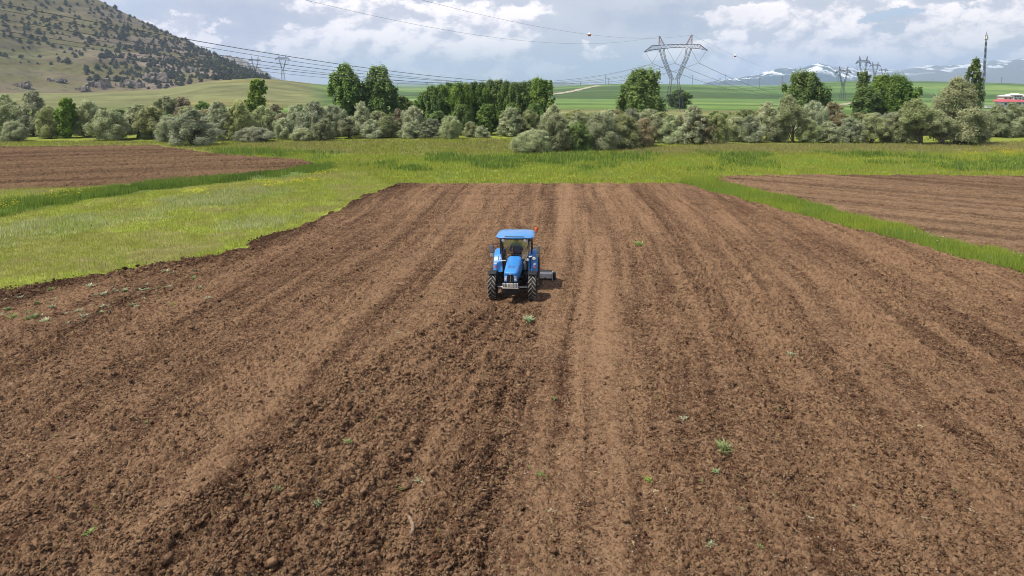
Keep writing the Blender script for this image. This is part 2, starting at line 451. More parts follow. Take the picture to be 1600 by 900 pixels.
def main_field():
    nr, nc = 1350, 1650
    th = np.linspace(math.atan(CAM_H / 8.3), math.atan(CAM_H / Y_FAR), nr)
    ys = CAM_H / np.tan(th)
    half = .80 * ys + 7
    xl = np.maximum(field_left(ys), -half); xr = np.minimum(field_right(ys), half)
    s = np.linspace(0, 1, nc)
    X = xl[:, None] + (xr - xl)[:, None] * s[None]; Y = np.repeat(ys[:, None], nc, 1)
    Y = Y + (np.sin(X * .21) * .5 + (vn(X * .8, X * 0 + 2, 3) - .5) * .9) * sstep(Y, 50, Y_FAR)
    z, dry = soil_main(X.ravel(), Y.ravel())
    z = z.reshape(nr, nc)
    # feather the margins down to the meadow
    dl = X - field_left(Y); dr = field_right(Y) - X; dfar = Y_FAR - Y
    k = sstep(np.minimum(np.minimum(dl, dr), dfar), -.05, .5)
    z = z * k + (-.02) * (1 - k)
    V = np.stack([X.ravel(), Y.ravel(), z.ravel()], 1)
    o = arr_mesh('plowed_field', V, grid_faces(nr, nc), SOIL, attrs={'dry': dry}, smooth=False)
    tag(o, 'large brown freshly tilled field the tractor works', 'field', kind='structure')
    return o
main_field()

def side_field(name, near, far, nr, nc, mat, lab, seed, rows_dir, rgh):
    near = np.array([G(*p) for p in near]); far = np.array([G(*p) for p in far])
    def curve(c, n):
        d = np.r_[0, np.cumsum(np.hypot(*np.diff(c, axis=0).T))]; d /= d[-1]; t = np.linspace(0, 1, n)
        return np.stack([np.interp(t, d, c[:, 0]), np.interp(t, d, c[:, 1])], 1)
    a, b = curve(near, nc), curve(far, nc); t = np.linspace(0, 1, nr)[:, None, None]
    P = a[None] * (1 - t) + b[None] * t
    X, Y = P[..., 0], P[..., 1]
    jag = (fbm(X * .7, Y * .7, seed + 3, 3) - .5) * 1.2
    Y = Y + jag * (1 - np.minimum(t[..., 0] * 8, 1)) + jag * .8 * np.clip(t[..., 0] * 8 - 7, 0, 1)
    ca, sa = math.cos(rows_dir), math.sin(rows_dir)
    u = X * ca - Y * sa; v = X * sa + Y * ca
    l1 = fbm(u * .5, v * .02, seed, 3); l2 = fbm(u * 1.6, v * .05, seed + 1, 2)
    z = .24 + .10 * (l2 - .5) * 2 + domes(X, Y, .5, seed, .5) * rgh + domes(X, Y, .25, seed + 1, .6) * rgh + (fbm(X * 3, Y * 3, seed, 3) - .5) * .12
    e = np.minimum(np.minimum(t[..., 0], 1 - t[..., 0]) * 40, 1) * np.minimum(1, np.minimum(np.arange(nc), np.arange(nc)[::-1])[None] / 4.0)
    z = z * e - .03 * (1 - e)
    dry = np.clip(.5 + 1.0 * (l1 - .5) + .7 * (l2 - .5), 0, 1.1)
    o = arr_mesh(name, np.stack([X.ravel(), Y.ravel(), z.ravel()], 1), grid_faces(nr, nc), mat, attrs={'dry': dry.ravel()})
    tag(o, lab, 'field', kind='structure')
side_field('plowed_field', [(-420, 304), (0, 297), (130, 293), (300, 281), (440, 269), (490, 259)], [(-420, 235), (0, 231), (240, 228), (340, 243), (470, 252), (490, 258)], 230, 900,
           SOIL_RED, 'reddish brown bare field beyond the left meadow', 21, R(70), .55)
side_field('plowed_field', [(1112, 281), (1200, 303), (1330, 338), (1450, 369), (1530, 390), (1640, 412), (2000, 500)], [(1120, 279), (1250, 276), (1400, 276), (1600, 277), (1800, 278), (2200, 280)], 260, 800,
           SOIL_PALE, 'pale brown tilled field beyond the grass strip', 31, R(-52), .30)

# ------------------------------------------------------------------ loose clods lying on the soil (nobody could count them)
def clods():
    rng = np.random.default_rng(3)
    def ico(sub):
        bm = bmesh.new(); bmesh.ops.create_icosphere(bm, subdivisions=sub, radius=1)
        v_ = np.array([v.co[:] for v in bm.verts], f32); f_ = np.array([[v.index for v in f.verts] for f in bm.faces]); bm.free(); return v_, f_
    def scatter(n, base, far, size, jitter, name, lab):
        bv, bf = base
        y = CAM_H / np.tan(rng.uniform(math.atan(CAM_H / far), math.atan(CAM_H / 9.4), n)); x = rng.uniform(-1, 1, n) * (.78 * y + 2)
        u, v = uv(x, y)
        bl = np.interp(y, BL[:, 1], BL[:, 0]); br = np.interp(y, BR[:, 1], BR[:, 0])
        band = (x > bl - .2) & (x < br + .1) & (y < 29)
        le = (x - field_left(y)); le_m = (le > .1) & (le < 2.8)
        ch = np.zeros(n)
        for uu, wd, am in CHUNK: ch = ch + np.exp(-((u - uu) / wd) ** 2) * am
        for uu, wd, am in LANES: ch = ch - .5 * np.exp(-((u - uu) / wd) ** 2) * am
        p = np.where(band, .75, np.where(le_m, .7, .30 + .45 * ch + .15 * (u > 3))) * (.25 + .9 * sstep(fbm(x * .8, y * .8, 5, 3), .34, .60))
        ok = (rng.random(n) < p) & (le > .1) & (x < field_right(y) - .1)
        x, y, band = x[ok], y[ok], (band | le_m)[ok]; n = len(x)
        s = size(n, band) * (1 + .012 * np.clip(y - 14, 0, 40))
        z, dry = soil_main(x, y)
        sc = np.stack([s * rng.uniform(.8, 1.6, n), s * rng.uniform(.7, 1.1, n), s * rng.uniform(.55, 1.0, n)], 1)
        P = bv[None] * (1 + jitter * rng.standard_normal((n, len(bv), 1)).clip(-1.6, 1.6)) * sc[:, None, :]
        P[..., 2] += P[..., 0] * rng.uniform(-.5, .5, (n, 1))
        ang = rng.uniform(0, 6.28, n); c, s_ = np.cos(ang)[:, None], np.sin(ang)[:, None]
        Q = np.stack([P[..., 0] * c - P[..., 1] * s_, P[..., 0] * s_ + P[..., 1] * c, P[..., 2]], 2)
        Q += np.stack([x, y, z + s * .30], 1)[:, None, :]
        F = (bf[None] + (np.arange(n) * len(bv))[:, None, None]).reshape(-1, 3)
        d = np.repeat(np.clip(dry + .22 * rng.standard_normal(n), 0, 1.1), len(bv))
        tag(arr_mesh(name, Q.reshape(-1, 3), F, SOIL, attrs={'dry': d}), lab, 'clods', kind='stuff')
        print(name, n)
    scatter(300000, ico(1), 46, lambda n, b: .012 + .022 * rng.random(n) ** 2.2 + b * .012 * rng.random(n) ** 2, .30, 'soil_crumbs', 'small loose crumbs of earth over the tilled field')
    scatter(34000, ico(2), 40, lambda n, b: .024 + .040 * rng.random(n) ** 3 + b * .050 * rng.random(n) ** 4, .17, 'soil_clods', 'larger broken clods scattered over the tilled field')
    bv, bf = ico(2)
    # pale pebbles and chips of straw
    n = 5200
    y = CAM_H / np.tan(rng.uniform(math.atan(CAM_H / 55), math.atan(CAM_H / 9.2), n)); x = rng.uniform(-1, 1, n) * (.80 * y + 4)
    ok = (x > field_left(y) + .1) & (x < field_right(y) - .1); x, y = x[ok], y[ok]; n = len(x)
    z, _ = soil_main(x, y); s = .008 + .016 * rng.random(n) ** 2.5
    L = np.where(rng.random(n) < .5, rng.uniform(1.5, 6, n), 1.0)
    P = bv[None] * np.stack([s * L, s * np.where(L > 1.2, .35, .8), s * np.where(L > 1.2, .35, .6)], 1)[:, None, :]
    ang = rng.uniform(0, 6.28, n); c, s_ = np.cos(ang)[:, None], np.sin(ang)[:, None]
    Q = np.stack([P[..., 0] * c - P[..., 1] * s_, P[..., 0] * s_ + P[..., 1] * c, P[..., 2]], 2) + np.stack([x, y, z + s * .5], 1)[:, None, :]
    F = (bf[None] + (np.arange(n) * len(bv))[:, None, None]).reshape(-1, 3)
    col = np.where((L > 1.2)[:, None], np.array([.36, .28, .16]), np.array([.36, .31, .26])) * rng.uniform(.6, 1.2, (n, 1))
    m, t, b = material('grit'); a = t.nodes.new('ShaderNodeAttribute'); a.attribute_name = 'col'
    t.links.new(a.outputs['Color'], b.inputs['Base Color']); b.inputs['Roughness'].default_value = .9
    o = arr_mesh('straw_and_pebbles', Q.reshape(-1, 3), F, m, col=np.repeat(col, len(bv), 0))
    tag(o, 'chips of pale straw and small pebbles on the tilled soil', 'straw debris', kind='stuff')
clods()

# ------------------------------------------------------------------ ground sheet to the horizon
MEADOW_OLIVE = px_poly([(300, 224), (560, 221), (830, 219), (835, 240), (700, 243), (560, 241), (420, 238), (330, 236)])
STUBBLE = px_poly([(950, 236), (1140, 226), (1500, 226), (1700, 222), (1700, 240), (1300, 240), (1050, 244)])
FAR_LIGHT = px_poly([(-400, 222), (260, 222), (260, 229), (-400, 236)])
DITCH_L = px_poly([(-300, 352), (0, 338), (170, 307), (300, 291), (420, 280), (520, 268), (520, 257), (430, 268), (300, 279), (160, 296), (0, 318), (-300, 335)])
PALE1 = px_poly([(-200, 372), (0, 356), (120, 334), (250, 322), (250, 338), (130, 362), (0, 388), (-200, 400)])
PALE2 = px_poly([(350, 342), (470, 336), (470, 350), (400, 360), (340, 358)])
PALE3 = px_poly([(240, 312), (420, 292), (480, 300), (380, 318), (250, 328)])
BROWN = px_poly([(-200, 405), (0, 378), (150, 368), (300, 362), (380, 366), (300, 400), (200, 425), (80, 425), (0, 430), (-200, 450)])
YELLOW = [px_poly(p) for p in ([(230, 306), (300, 298), (330, 300), (280, 314), (235, 316)], [(470, 276), (540, 266), (545, 272), (480, 284)], [(0, 318), (90, 300), (200, 288), (220, 294), (100, 312), (0, 332)],
                               [(1490, 236), (1560, 234), (1600, 236), (1600, 246), (1500, 244)], [(280, 300), (480, 280), (500, 286), (300, 310)])]
def near_cover(x, y):
    """albedo of the meadow at a point"""
    wx = x + (fbm(x * .35, y * .35, 2, 3) - .5) * 5; wy = y + (fbm(x * .35, y * .35, 6, 3) - .5) * 5
    n = fbm(x * .12, y * .12, 9, 4)[..., None]; n2 = fbm(x * .6, y * .6, 12, 3)[..., None]
    a, b = np.array([.17, .225, .032]), np.array([.245, .265, .048])
    c = a * (1 - n) + b * n
    c = c * (1 - sstep(n2, .55, .75) * .5) + np.array([.19, .155, .085]) * sstep(n2, .55, .75) * .5
    def put(poly, col, k):
        nonlocal c
        m = inside(wx, wy, poly)[..., None] * k; c = c * (1 - m) + np.array(col) * m
    put(MEADOW_OLIVE, (.150, .150, .056), .85); put(STUBBLE, (.21, .205, .085), .7); put(FAR_LIGHT, (.20, .22, .06), .7)
    put(DITCH_L, (.085, .14, .030), .8); put(PALE1, (.24, .27, .12), .5); put(PALE2, (.24, .27, .12), .5); put(PALE3, (.15, .20, .09), .5)
    put(BROWN, (.20, .165, .075), .55 )
    return c
def ground():
    pxs = np.linspace(-260, 1860, 620); az1 = np.array([az_el(p, 130)[0] for p in pxs])
    az = np.r_[np.linspace(-math.pi, az1[0], 60)[:-1], az1, np.linspace(az1[-1], math.pi, 60)[1:]]
    r = np.r_[.5, 3, np.geomspace(6, 150, 300), np.geomspace(152, 1800, 260), np.geomspace(1850, 18500, 40)]
    A, RR = np.meshgrid(az, r); X = RR * np.sin(A); Y = RR * np.cos(A)
    z = terrain(X, Y)
    # a shallow bed below the tilled fields so that the sheets never meet
    c = near_cover(X, Y)
    el = np.arctan2(z - CAM_H, RR)
    far = sstep(RR, 150, 230)[..., None]
    rc = crest_range(A); pxa = np.interp(A, az1, pxs)
    # beyond the trees: wheat in long strips, rough grass on the left spur
    n = fbm(X * .006, Y * .006, 4, 4)[..., None]; n2 = fbm(X * .03, Y * .03, 5, 4)[..., None]
    wheat = np.array([.070, .135, .032]) * (1 - n) + np.array([.118, .180, .046]) * n
    strip = fbm(X * .0016 + 3, RR * .009, 8, 3)[..., None]
    wheat = wheat * (.62 + .70 * sstep(strip, .38, .60)) + np.array([.05, .035, .012]) * sstep(strip, .60, .70)
    rough = np.array([.155, .160, .062]) * (.75 + .5 * n2) + np.array([.05, .02, .0]) * sstep(n, .5, .65)
    lw = sstep(pxa, 520, 470)[..., None] * sstep(RR, 350, 560)[..., None]
    lw = np.maximum(lw, (sstep(fbm(X * .004, Y * .004, 14, 2), .56, .62) * (RR < 520))[..., None])
    fc = wheat * (1 - lw) + rough * lw
    fc = fc * (.8 + .4 * n2)
    c = c * (1 - far) + fc * far
    o = arr_mesh('ground', np.stack([X.ravel(), Y.ravel(), z.ravel()], 1), grid_faces(*X.shape)[:, ::-1], None, col=c.reshape(-1, 3), smooth=True)
    m, t, b = material('ground_cover'); a = t.nodes.new('ShaderNodeAttribute'); a.attribute_name = 'col'
    tcn = t.nodes.new('ShaderNodeTexCoord'); P = tcn.outputs['Object']
    n1 = noise_n(t, P, .9, 6, .7).outputs['Fac']; n2_ = noise_n(t, P, .05, 6, .7).outputs['Fac']
    k = math_n(t, 'MULTIPLY', smooth_n(t, n1, .25, .75, .7, 1.3), smooth_n(t, n2_, .25, .75, .8, 1.2))
    kk = t.nodes.new('ShaderNodeCombineXYZ')
    for i in range(3): t.links.new(k, kk.inputs[i])
    t.links.new(vmath(t, 'MULTIPLY', a.outputs['Color'], kk.outputs[0]), b.inputs['Base Color'])
    b.inputs['Roughness'].default_value = .95; b.inputs['Specular IOR Level'].default_value = .1
    bn = t.nodes.new('ShaderNodeBump'); bn.inputs['Strength'].default_value = .8; bn.inputs['Distance'].default_value = .15
    t.links.new(n1, bn.inputs['Height']); t.links.new(bn.outputs[0], b.inputs['Normal'])
    o.data.materials.append(m)
    tag(o, 'green meadow and wheat land reaching the horizon', 'ground', kind='structure')
ground()

def ribbon(name, pts_px, ranges, width, mat, lab, cat):
    """a farm track laid on the terrain"""
    C = []
    for (px, py), r in zip(pts_px, ranges):
        a, _ = az_el(px, py); C.append((r * math.sin(a), r * math.cos(a)))
    C = np.array(C); n = 60
    t = np.linspace(0, 1, len(C)); q = np.linspace(0, 1, n); P = np.stack([np.interp(q, t, C[:, 0]), np.interp(q, t, C[:, 1])], 1)
    d = np.gradient(P, axis=0); d /= np.hypot(d[:, 0], d[:, 1])[:, None]; nn = np.stack([-d[:, 1], d[:, 0]], 1)
    V = []
    for k in (-1, -.5, 0, .5, 1):
        w_ = width * (.5 + .12 * np.sin(q * 40 + k)); Q = P + nn * k * w_[:, None]
        V.append(np.c_[Q, terrain(Q[:, 0], Q[:, 1]) + .35])
    V = np.stack(V, 1).reshape(-1, 3)
    o = arr_mesh(name, V, grid_faces(n, 5), mat, smooth=True)
    tag(o, lab, cat, kind='structure')
TRACK = plain('track_dust', (.42, .36, .27), (.32, .27, .19), .95, scale=.4)
ribbon('dirt_road', [(845, 150), (880, 146), (910, 141), (938, 136)], [950, 1080, 1250, 1420], 16, TRACK, 'pale dirt track climbing the green slope', 'dirt road')
ribbon('dirt_road', [(1180, 168), (1240, 172), (1310, 164), (1340, 150)], [520, 500, 560, 800], 7, TRACK, 'pale dirt track below the far pylons', 'dirt road')

# ------------------------------------------------------------------ the dry hill on the left
HILL_R = 1450
HILL = poly_az([(-1000, 60), (-700, -60), (-400, -110), (-150, -100), (-40, -75), (40, -50), (100, -26), (155, 0), (200, 22), (250, 45), (300, 68), (340, 88), (370, 103), (400, 116), (425, 124), (470, 134)])
HILL_BASE = 860
def hill_height(az, t):
    """t: 0 at the foot, 1 at the ridge, 2 behind"""
    rb = HILL_BASE + 40 * np.sin(az * 9)
    r = rb + (HILL_R - rb) * t
    x, y = r * np.sin(az), r * np.cos(az)
    z0 = terrain(rb * np.sin(az), rb * np.cos(az)) - 1.5
    el = np.interp(az, *HILL); zr = CAM_H + np.tan(el) * HILL_R
    up = np.clip(t, 0, 1)
    z = z0 + (zr - z0) * (up ** 1.12)
    z = np.where(t > 1, zr - (zr + 12) * sstep(t, 1.0, 2.1), z)
    k = np.clip(t * 6, 0, 1) * np.clip((zr - z0) / 60, 0.05, 1)
    gully = (fbm(az * 14, t * 1.2, 2, 3) - .5) * 22
    ledge = (fbm(x * .012 + 5, z * .05, 6, 4) - .5) * 16
    z = z + (gully * (1 - np.clip(t, 0, 1) ** 3 * .8) + ledge * (1 - np.clip(t, 0, 1) ** 6)) * k
    return x, y, z
def hill():
    pxs = np.linspace(-700, 470, 520); az = np.array([az_el(p, 130)[0] for p in pxs]); t = np.r_[np.linspace(0, 1, 300), np.linspace(1.01, 2.1, 50)]
    A, T = np.meshgrid(az, t)
    X, Y, Z = hill_height(A, T)
    gz = np.gradient(Z, axis=0); n = fbm(X * .01, Z * .02, 3, 4)[..., None]; n2 = fbm(X * .05, Z * .09, 7, 4)[..., None]
    st = fbm(X * .008, Z * .11 + X * .012, 9, 4)[..., None]          # tilted rock beds
    gpx = np.interp(A, az, pxs)
    stony = np.clip(sstep(gpx, 60, 330) * .75 + .25 - np.abs(T - .2) * .2, 0, 1)[..., None]
    grass = np.array([.110, .110, .045]) * (1 - n) + np.array([.155, .125, .062]) * n
    green = np.array([.100, .120, .040]); g = (sstep(n2[..., 0], .5, .65) * (1 - stony[..., 0]))[..., None]
    c = grass * (1 - g * .6) + green * g * .6
    rock = np.array([.19, .15, .12]) * (.6 + .8 * n2)
    k = sstep(st, .45, .60) * np.clip(stony * 1.3, 0, 1)
    c = c * (1 - k) + rock * k
    foot = sstep(T, .10, .02)[..., None] * .45
    c = c * (1 - foot) + np.array([.19, .15, .11]) * foot
    c = c * (.82 + .36 * n2)
    o = arr_mesh('hill', np.stack([X.ravel(), Y.ravel(), Z.ravel()], 1), grid_faces(*X.shape)[:, ::-1], None, col=c.reshape(-1, 3), smooth=True)
    m, tt, b = material('hill_ground'); a = tt.nodes.new('ShaderNodeAttribute'); a.attribute_name = 'col'
    tcn = tt.nodes.new('ShaderNodeTexCoord'); n1 = noise_n(tt, tcn.outputs['Object'], .09, 8, .72).outputs['Fac']
    tt.links.new(mix_n(tt, smooth_n(tt, n1, .50, .62, 0, .75), a.outputs['Color'], (.075, .075, .045)), b.inputs['Base Color'])
    b.inputs['Roughness'].default_value = 1; b.inputs['Specular IOR Level'].default_value = .05
    bn = tt.nodes.new('ShaderNodeBump'); bn.inputs['Strength'].default_value = .7; bn.inputs['Distance'].default_value = 3
    tt.links.new(n1, bn.inputs['Height']); tt.links.new(bn.outputs[0], b.inputs['Normal'])
    o.data.materials.append(m)
    tag(o, 'steep dry hill dotted with dark bushes', 'hill', kind='structure')
hill()

# ------------------------------------------------------------------ far mountains
def mountains(name, tab, R0, depth, rock, snow, snow_lo, lab, seed):
    azt, elt = poly_az(tab)
    az = np.linspace(azt[0], azt[-1], 700); t = np.r_[np.linspace(0, 1, 90), np.linspace(1.05, 2, 25)]
    A, T = np.meshgrid(az, t)
    el = np.interp(A, azt, elt)
    zr = CAM_H + np.tan(el) * R0 + 20
    r = R0 - depth * (1 - T) ; X, Y = r * np.sin(A), r * np.cos(A)
    prof = np.where(T <= 1, np.clip(T, 0, 1) ** .9, np.clip(2 - T, 0, 1))
    Z = -20 + zr * prof
    Z = Z + (fbm(A * 55, T * 2.2, seed, 5) - .5) * 75 * np.clip(T * 4, 0, 1) * np.clip(1.12 - T, .12, 1)
    Z = Z + (fbm(A * 190, T * 2, seed + 2, 3) - .5) * 22 * np.clip(T * 4, 0, 1)
    n = fbm(A * 60, T * 5, seed, 4)[..., None]
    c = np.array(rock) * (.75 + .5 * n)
    if snow:
        s = fbm(A * 95 + T * 5, T * 8, seed + 5, 4)
        k = (sstep(s, snow_lo, snow_lo + .05) * sstep(T, .45, .7))[..., None]
        c = c * (1 - k) + np.array([.92, .93, .95]) * k
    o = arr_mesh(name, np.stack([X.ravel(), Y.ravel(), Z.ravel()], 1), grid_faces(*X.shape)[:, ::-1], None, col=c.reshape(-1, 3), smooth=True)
    m, tt, b = material(name); a = tt.nodes.new('ShaderNodeAttribute'); a.attribute_name = 'col'
    tt.links.new(a.outputs['Color'], b.inputs['Base Color']); b.inputs['Roughness'].default_value = 1; b.inputs['Specular IOR Level'].default_value = 0
    o.data.materials.append(m)
    tag(o, lab, 'mountains', kind='structure')
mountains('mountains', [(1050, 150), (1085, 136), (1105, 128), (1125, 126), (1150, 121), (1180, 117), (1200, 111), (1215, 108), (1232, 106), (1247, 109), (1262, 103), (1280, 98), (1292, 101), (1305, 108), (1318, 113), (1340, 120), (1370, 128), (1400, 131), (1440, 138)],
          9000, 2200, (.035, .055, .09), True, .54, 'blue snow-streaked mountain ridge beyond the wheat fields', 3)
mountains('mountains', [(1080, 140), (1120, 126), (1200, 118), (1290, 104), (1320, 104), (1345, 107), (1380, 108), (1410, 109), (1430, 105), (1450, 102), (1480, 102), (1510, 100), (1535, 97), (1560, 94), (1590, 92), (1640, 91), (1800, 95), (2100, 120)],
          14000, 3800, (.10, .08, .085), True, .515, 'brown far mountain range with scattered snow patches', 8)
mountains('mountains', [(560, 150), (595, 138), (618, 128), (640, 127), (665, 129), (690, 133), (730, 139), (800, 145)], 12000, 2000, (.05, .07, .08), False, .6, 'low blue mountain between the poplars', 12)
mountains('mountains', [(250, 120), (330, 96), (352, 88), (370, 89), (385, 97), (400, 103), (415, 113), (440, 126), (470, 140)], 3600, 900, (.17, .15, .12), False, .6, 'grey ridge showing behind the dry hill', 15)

# ------------------------------------------------------------------ haze over the whole land
hz = MB().box((0, 0, 295), (42000, 42000, 640)).build('haze', [], None)
mh = bpy.data.materials.new('haze_air'); mh.use_nodes = True; th = mh.node_tree; th.nodes.clear()
ho = th.nodes.new('ShaderNodeOutputMaterial'); hv = th.nodes.new('ShaderNodeVolumePrincipled')
hv.inputs['Color'].default_value = (.60, .73, 1.0, 1); hv.inputs['Density'].default_value = 1.15e-4; hv.inputs['Anisotropy'].default_value = .2
th.links.new(hv.outputs[0], ho.inputs['Volume']); hz.data.materials.append(mh)
tag(hz, 'thin bluish summer haze over the land', 'haze', kind='stuff')
# ------------------------------------------------------------------ grass that nobody could count
GRASS = leafy('grass_blade', .45, .6, 0.0)
def blades(name, lab, polys, density, h, wd, colours, seed, lean=.35, patch=None, excl=(), cat='grass', per=5, clump=.25):
    rng = np.random.default_rng(seed); Xs, Ys = [], []
    for poly in polys:
        q = np.array(poly); lo, hi = q.min(0), q.max(0); n = int((hi - lo).prod() * density)
        x = rng.uniform(lo[0], hi[0], n); y = rng.uniform(lo[1], hi[1], n)
        wx = x + (fbm(x * .5, y * .5, seed, 2) - .5) * 2.2; wy = y + (fbm(x * .5, y * .5, seed + 4, 2) - .5) * 2.2
        k = inside(wx, wy, poly)
        Xs.append(x[k]); Ys.append(y[k])
    x = np.concatenate(Xs); y = np.concatenate(Ys)
    k = np.abs(x) < .82 * y + 7
    k &= ~((x > field_left(y) + .25) & (x < field_right(y) - .05) & (y < Y_FAR - .1 - np.sin(x * .21) * .0))
    for e in excl: k &= ~inside(x, y, e)
    if patch: k &= rng.random(len(x)) < sstep(fbm(x * patch[0], y * patch[0], seed + 9, 3), patch[1], patch[2])
    x, y = x[k], y[k]; n = len(x)
    # each tuft: `per` blades
    X = np.repeat(x, per) + rng.normal(0, clump, n * per); Y = np.repeat(y, per) + rng.normal(0, clump, n * per)
    m = len(X)
    tall = .55 + .9 * fbm(X * .45, Y * .45, seed + 2, 3)
    H = h * rng.uniform(.5, 1.25, m) * tall
    W = wd * rng.uniform(.6, 1.4, m)
    a = rng.uniform(0, 6.283, m); la = rng.uniform(0, 6.283, m); L = H * rng.uniform(.1, 1, m) * lean
    dx, dy = np.cos(a) * W, np.sin(a) * W
    z0 = np.full(m, -.02)
    V = np.empty((m, 3, 3), f32)
    V[:, 0] = np.stack([X - dx, Y - dy, z0], 1); V[:, 1] = np.stack([X + dx, Y + dy, z0], 1)
    V[:, 2] = np.stack([X + np.cos(la) * L, Y + np.sin(la) * L, H], 1)
    cs = np.array(colours); t = np.clip(fbm(X * .22, Y * .22, seed + 6, 3) * 2.2 - .6 + rng.normal(0, .22, m), 0, .999) * (len(cs) - 1)
    i = t.astype(int); fr = (t - i)[:, None]
    c = cs[i] * (1 - fr) + cs[np.minimum(i + 1, len(cs) - 1)] * fr
    c = c * rng.uniform(.75, 1.25, (m, 1))
    o = arr_mesh(name, V.reshape(-1, 3), np.arange(m * 3).reshape(-1, 3), GRASS, col=np.repeat(c, 3, 0))
    tag(o, lab, cat, kind='stuff')
    return m
LF = [(-300, 300), (0, 296), (130, 292), (300, 280), (440, 268), (487, 258)]
LM = px_poly(LF + [(560, 250), (640, 288), (600, 300), (560, 314), (500, 343), (420, 375), (300, 413), (180, 437), (100, 450), (0, 464), (-300, 530)])
MID = px_poly([(487, 257), (340, 243), (330, 236), (500, 241), (700, 243), (830, 240), (1000, 240), (1300, 238), (1700, 236), (1900, 238), (1900, 277), (1600, 277), (1250, 276), (1115, 279), (1066, 290), (900, 290), (620, 291), (560, 268)])
MIDW = px_poly([(330, 233), (480, 238), (700, 243), (830, 241), (1000, 240), (1300, 238), (1700, 236), (1900, 238), (1900, 270), (1600, 268), (1000, 268), (620, 268), (500, 256), (470, 251), (340, 243)])
BACK = px_poly([(-300, 221), (300, 221), (830, 216), (840, 232), (1040, 226), (1500, 224), (1900, 214), (1900, 238), (1300, 240), (830, 242), (560, 242), (340, 240), (240, 227), (0, 231), (-300, 236)])
STRIP = px_poly([(1052, 287), (1085, 280), (1115, 280), (1200, 302), (1330, 336), (1450, 367), (1530, 388), (1640, 408), (1900, 470), (1900, 520), (1600, 434), (1450, 392), (1350, 365), (1200, 325), (1110, 303)])
LEFT_FIELD = px_poly([(-420, 304), (0, 297), (130, 293), (300, 281), (440, 269), (485, 259), (470, 252), (340, 243), (240, 228), (0, 231), (-420, 235)])
YG, BG, DG, OL, ST = (.40, .45, .060), (.29, .39, .065), (.13, .22, .035), (.29, .31, .065), (.42, .37, .16)
PB = (.52, .54, .27)
nb = 0
nb += blades('meadow_grass', 'short yellow-green meadow grass beside the tilled field', [LM], 46, .17, .012, [ST, OL, YG, OL, YG, BG, YG, ST], 41, .5, (.18, .18, .36), (DITCH_L,), per=4)
nb += blades('meadow_grass', 'tall dark green grass along the ditch', [DITCH_L], 60, .50, .022, [DG, BG, DG, BG, DG], 42, .35, (.35, .30, .52), excl=(LEFT_FIELD,), per=4)
nb += blades('meadow_grass', 'pale bluish-green patches of herbs in the meadow', [PALE1, PALE2, PALE3], 14, .30, .030, [PB, PB, BG, PB], 43, .4, (.3, .30, .55), per=4)
nb += blades('meadow_grass', 'lush green weeds behind the tilled field', [MID], 12, .30, .030, [BG, YG, YG, OL, YG, BG], 44, .5, per=5, excl=(LEFT_FIELD,))
nb += blades('tall_weeds', 'taller dark weed clumps behind the tilled field', [MIDW], 3.2, .62, .06, [DG, BG, DG, (.17, .26, .06), BG], 45, .5, (.16, .44, .58), per=7, clump=.3, cat='weeds', excl=(LEFT_FIELD,))
nb += blades('meadow_grass', 'olive grass below the tree line', [BACK], 5.5, .32, .045, [OL, ST, OL, YG, OL], 46, .4, per=4, excl=(LEFT_FIELD,))
nb += blades('strip_grass', 'tall lush grass on the strip between the two tilled fields', [STRIP], 95, .36, .018, [BG, (.23, .32, .06), YG, BG, YG], 47, .35, per=4, clump=.15)
nb += blades('dry_grass', 'dry straw-coloured grass edging the green strip', [px_poly([(1130, 306), (1200, 322), (1350, 361), (1450, 388), (1640, 440), (1640, 448), (1450, 398), (1350, 371), (1200, 331)]),
              px_poly([(1112, 277), (1300, 275), (1620, 276), (1620, 280), (1300, 279), (1112, 281)])], 26, .20, .018, [ST, ST, YG, OL], 48, .9, (.5, .30, .55), per=4)
nb += blades('dry_grass', 'pale dry grass below the trees on the right', [STUBBLE], 6, .38, .05, [ST, (.33, .32, .14), ST], 49, .3, per=4)
nb += blades('fringe_weeds', 'sparse weeds and torn sods along the ragged field edge', [px_poly([(-100, 470), (0, 452), (180, 428), (300, 405), (420, 366), (560, 306), (610, 297), (560, 318), (420, 382), (300, 420), (180, 446), (0, 474), (-100, 500)])], 14, .20, .018, [OL, YG, ST, (.2, .26, .1)], 50, .7, (.8, .45, .62), per=5, cat='weeds')
def flowers(name, lab, polys, density, h, size, colour, seed, patch=None):
    rng = np.random.default_rng(seed); P = []
    for poly in polys:
        q = np.array(poly); lo, hi = q.min(0), q.max(0); n = int((hi - lo).prod() * density)
        x = rng.uniform(lo[0], hi[0], n); y = rng.uniform(lo[1], hi[1], n); k = inside(x, y, poly)
        if patch: k &= rng.random(n) < sstep(fbm(x * patch[0], y * patch[0], seed, 3), patch[1], patch[2])
        P.append(np.c_[x[k], y[k]])
    P = np.concatenate(P); m = len(P)
    s = size * rng.uniform(.6, 1.4, m); z = h * rng.uniform(.7, 1.2, m); a = rng.uniform(0, 6.28, m)
    V = np.empty((m, 4, 3), f32)
    for k in range(4):
        th = a + k * math.pi / 2
        V[:, k] = np.stack([P[:, 0] + np.cos(th) * s, P[:, 1] + np.sin(th) * s, z + s * .5 * math.cos(k * math.pi)], 1)
    c = np.array(colour) * rng.uniform(.75, 1.1, (m, 1))
    o = arr_mesh(name, V.reshape(-1, 3), np.arange(m * 4).reshape(-1, 4), GRASS, col=np.repeat(c, 4, 0))
    tag(o, lab, 'flowers', kind='stuff')
nb += blades('seed_heads', 'pale seeding grass stems standing above the meadow', [LM, MID], 1.6, .42, .016, [ST, (.48, .44, .22), OL], 71, .25, (.3, .40, .62), per=4, clump=.2, excl=(LEFT_FIELD,))
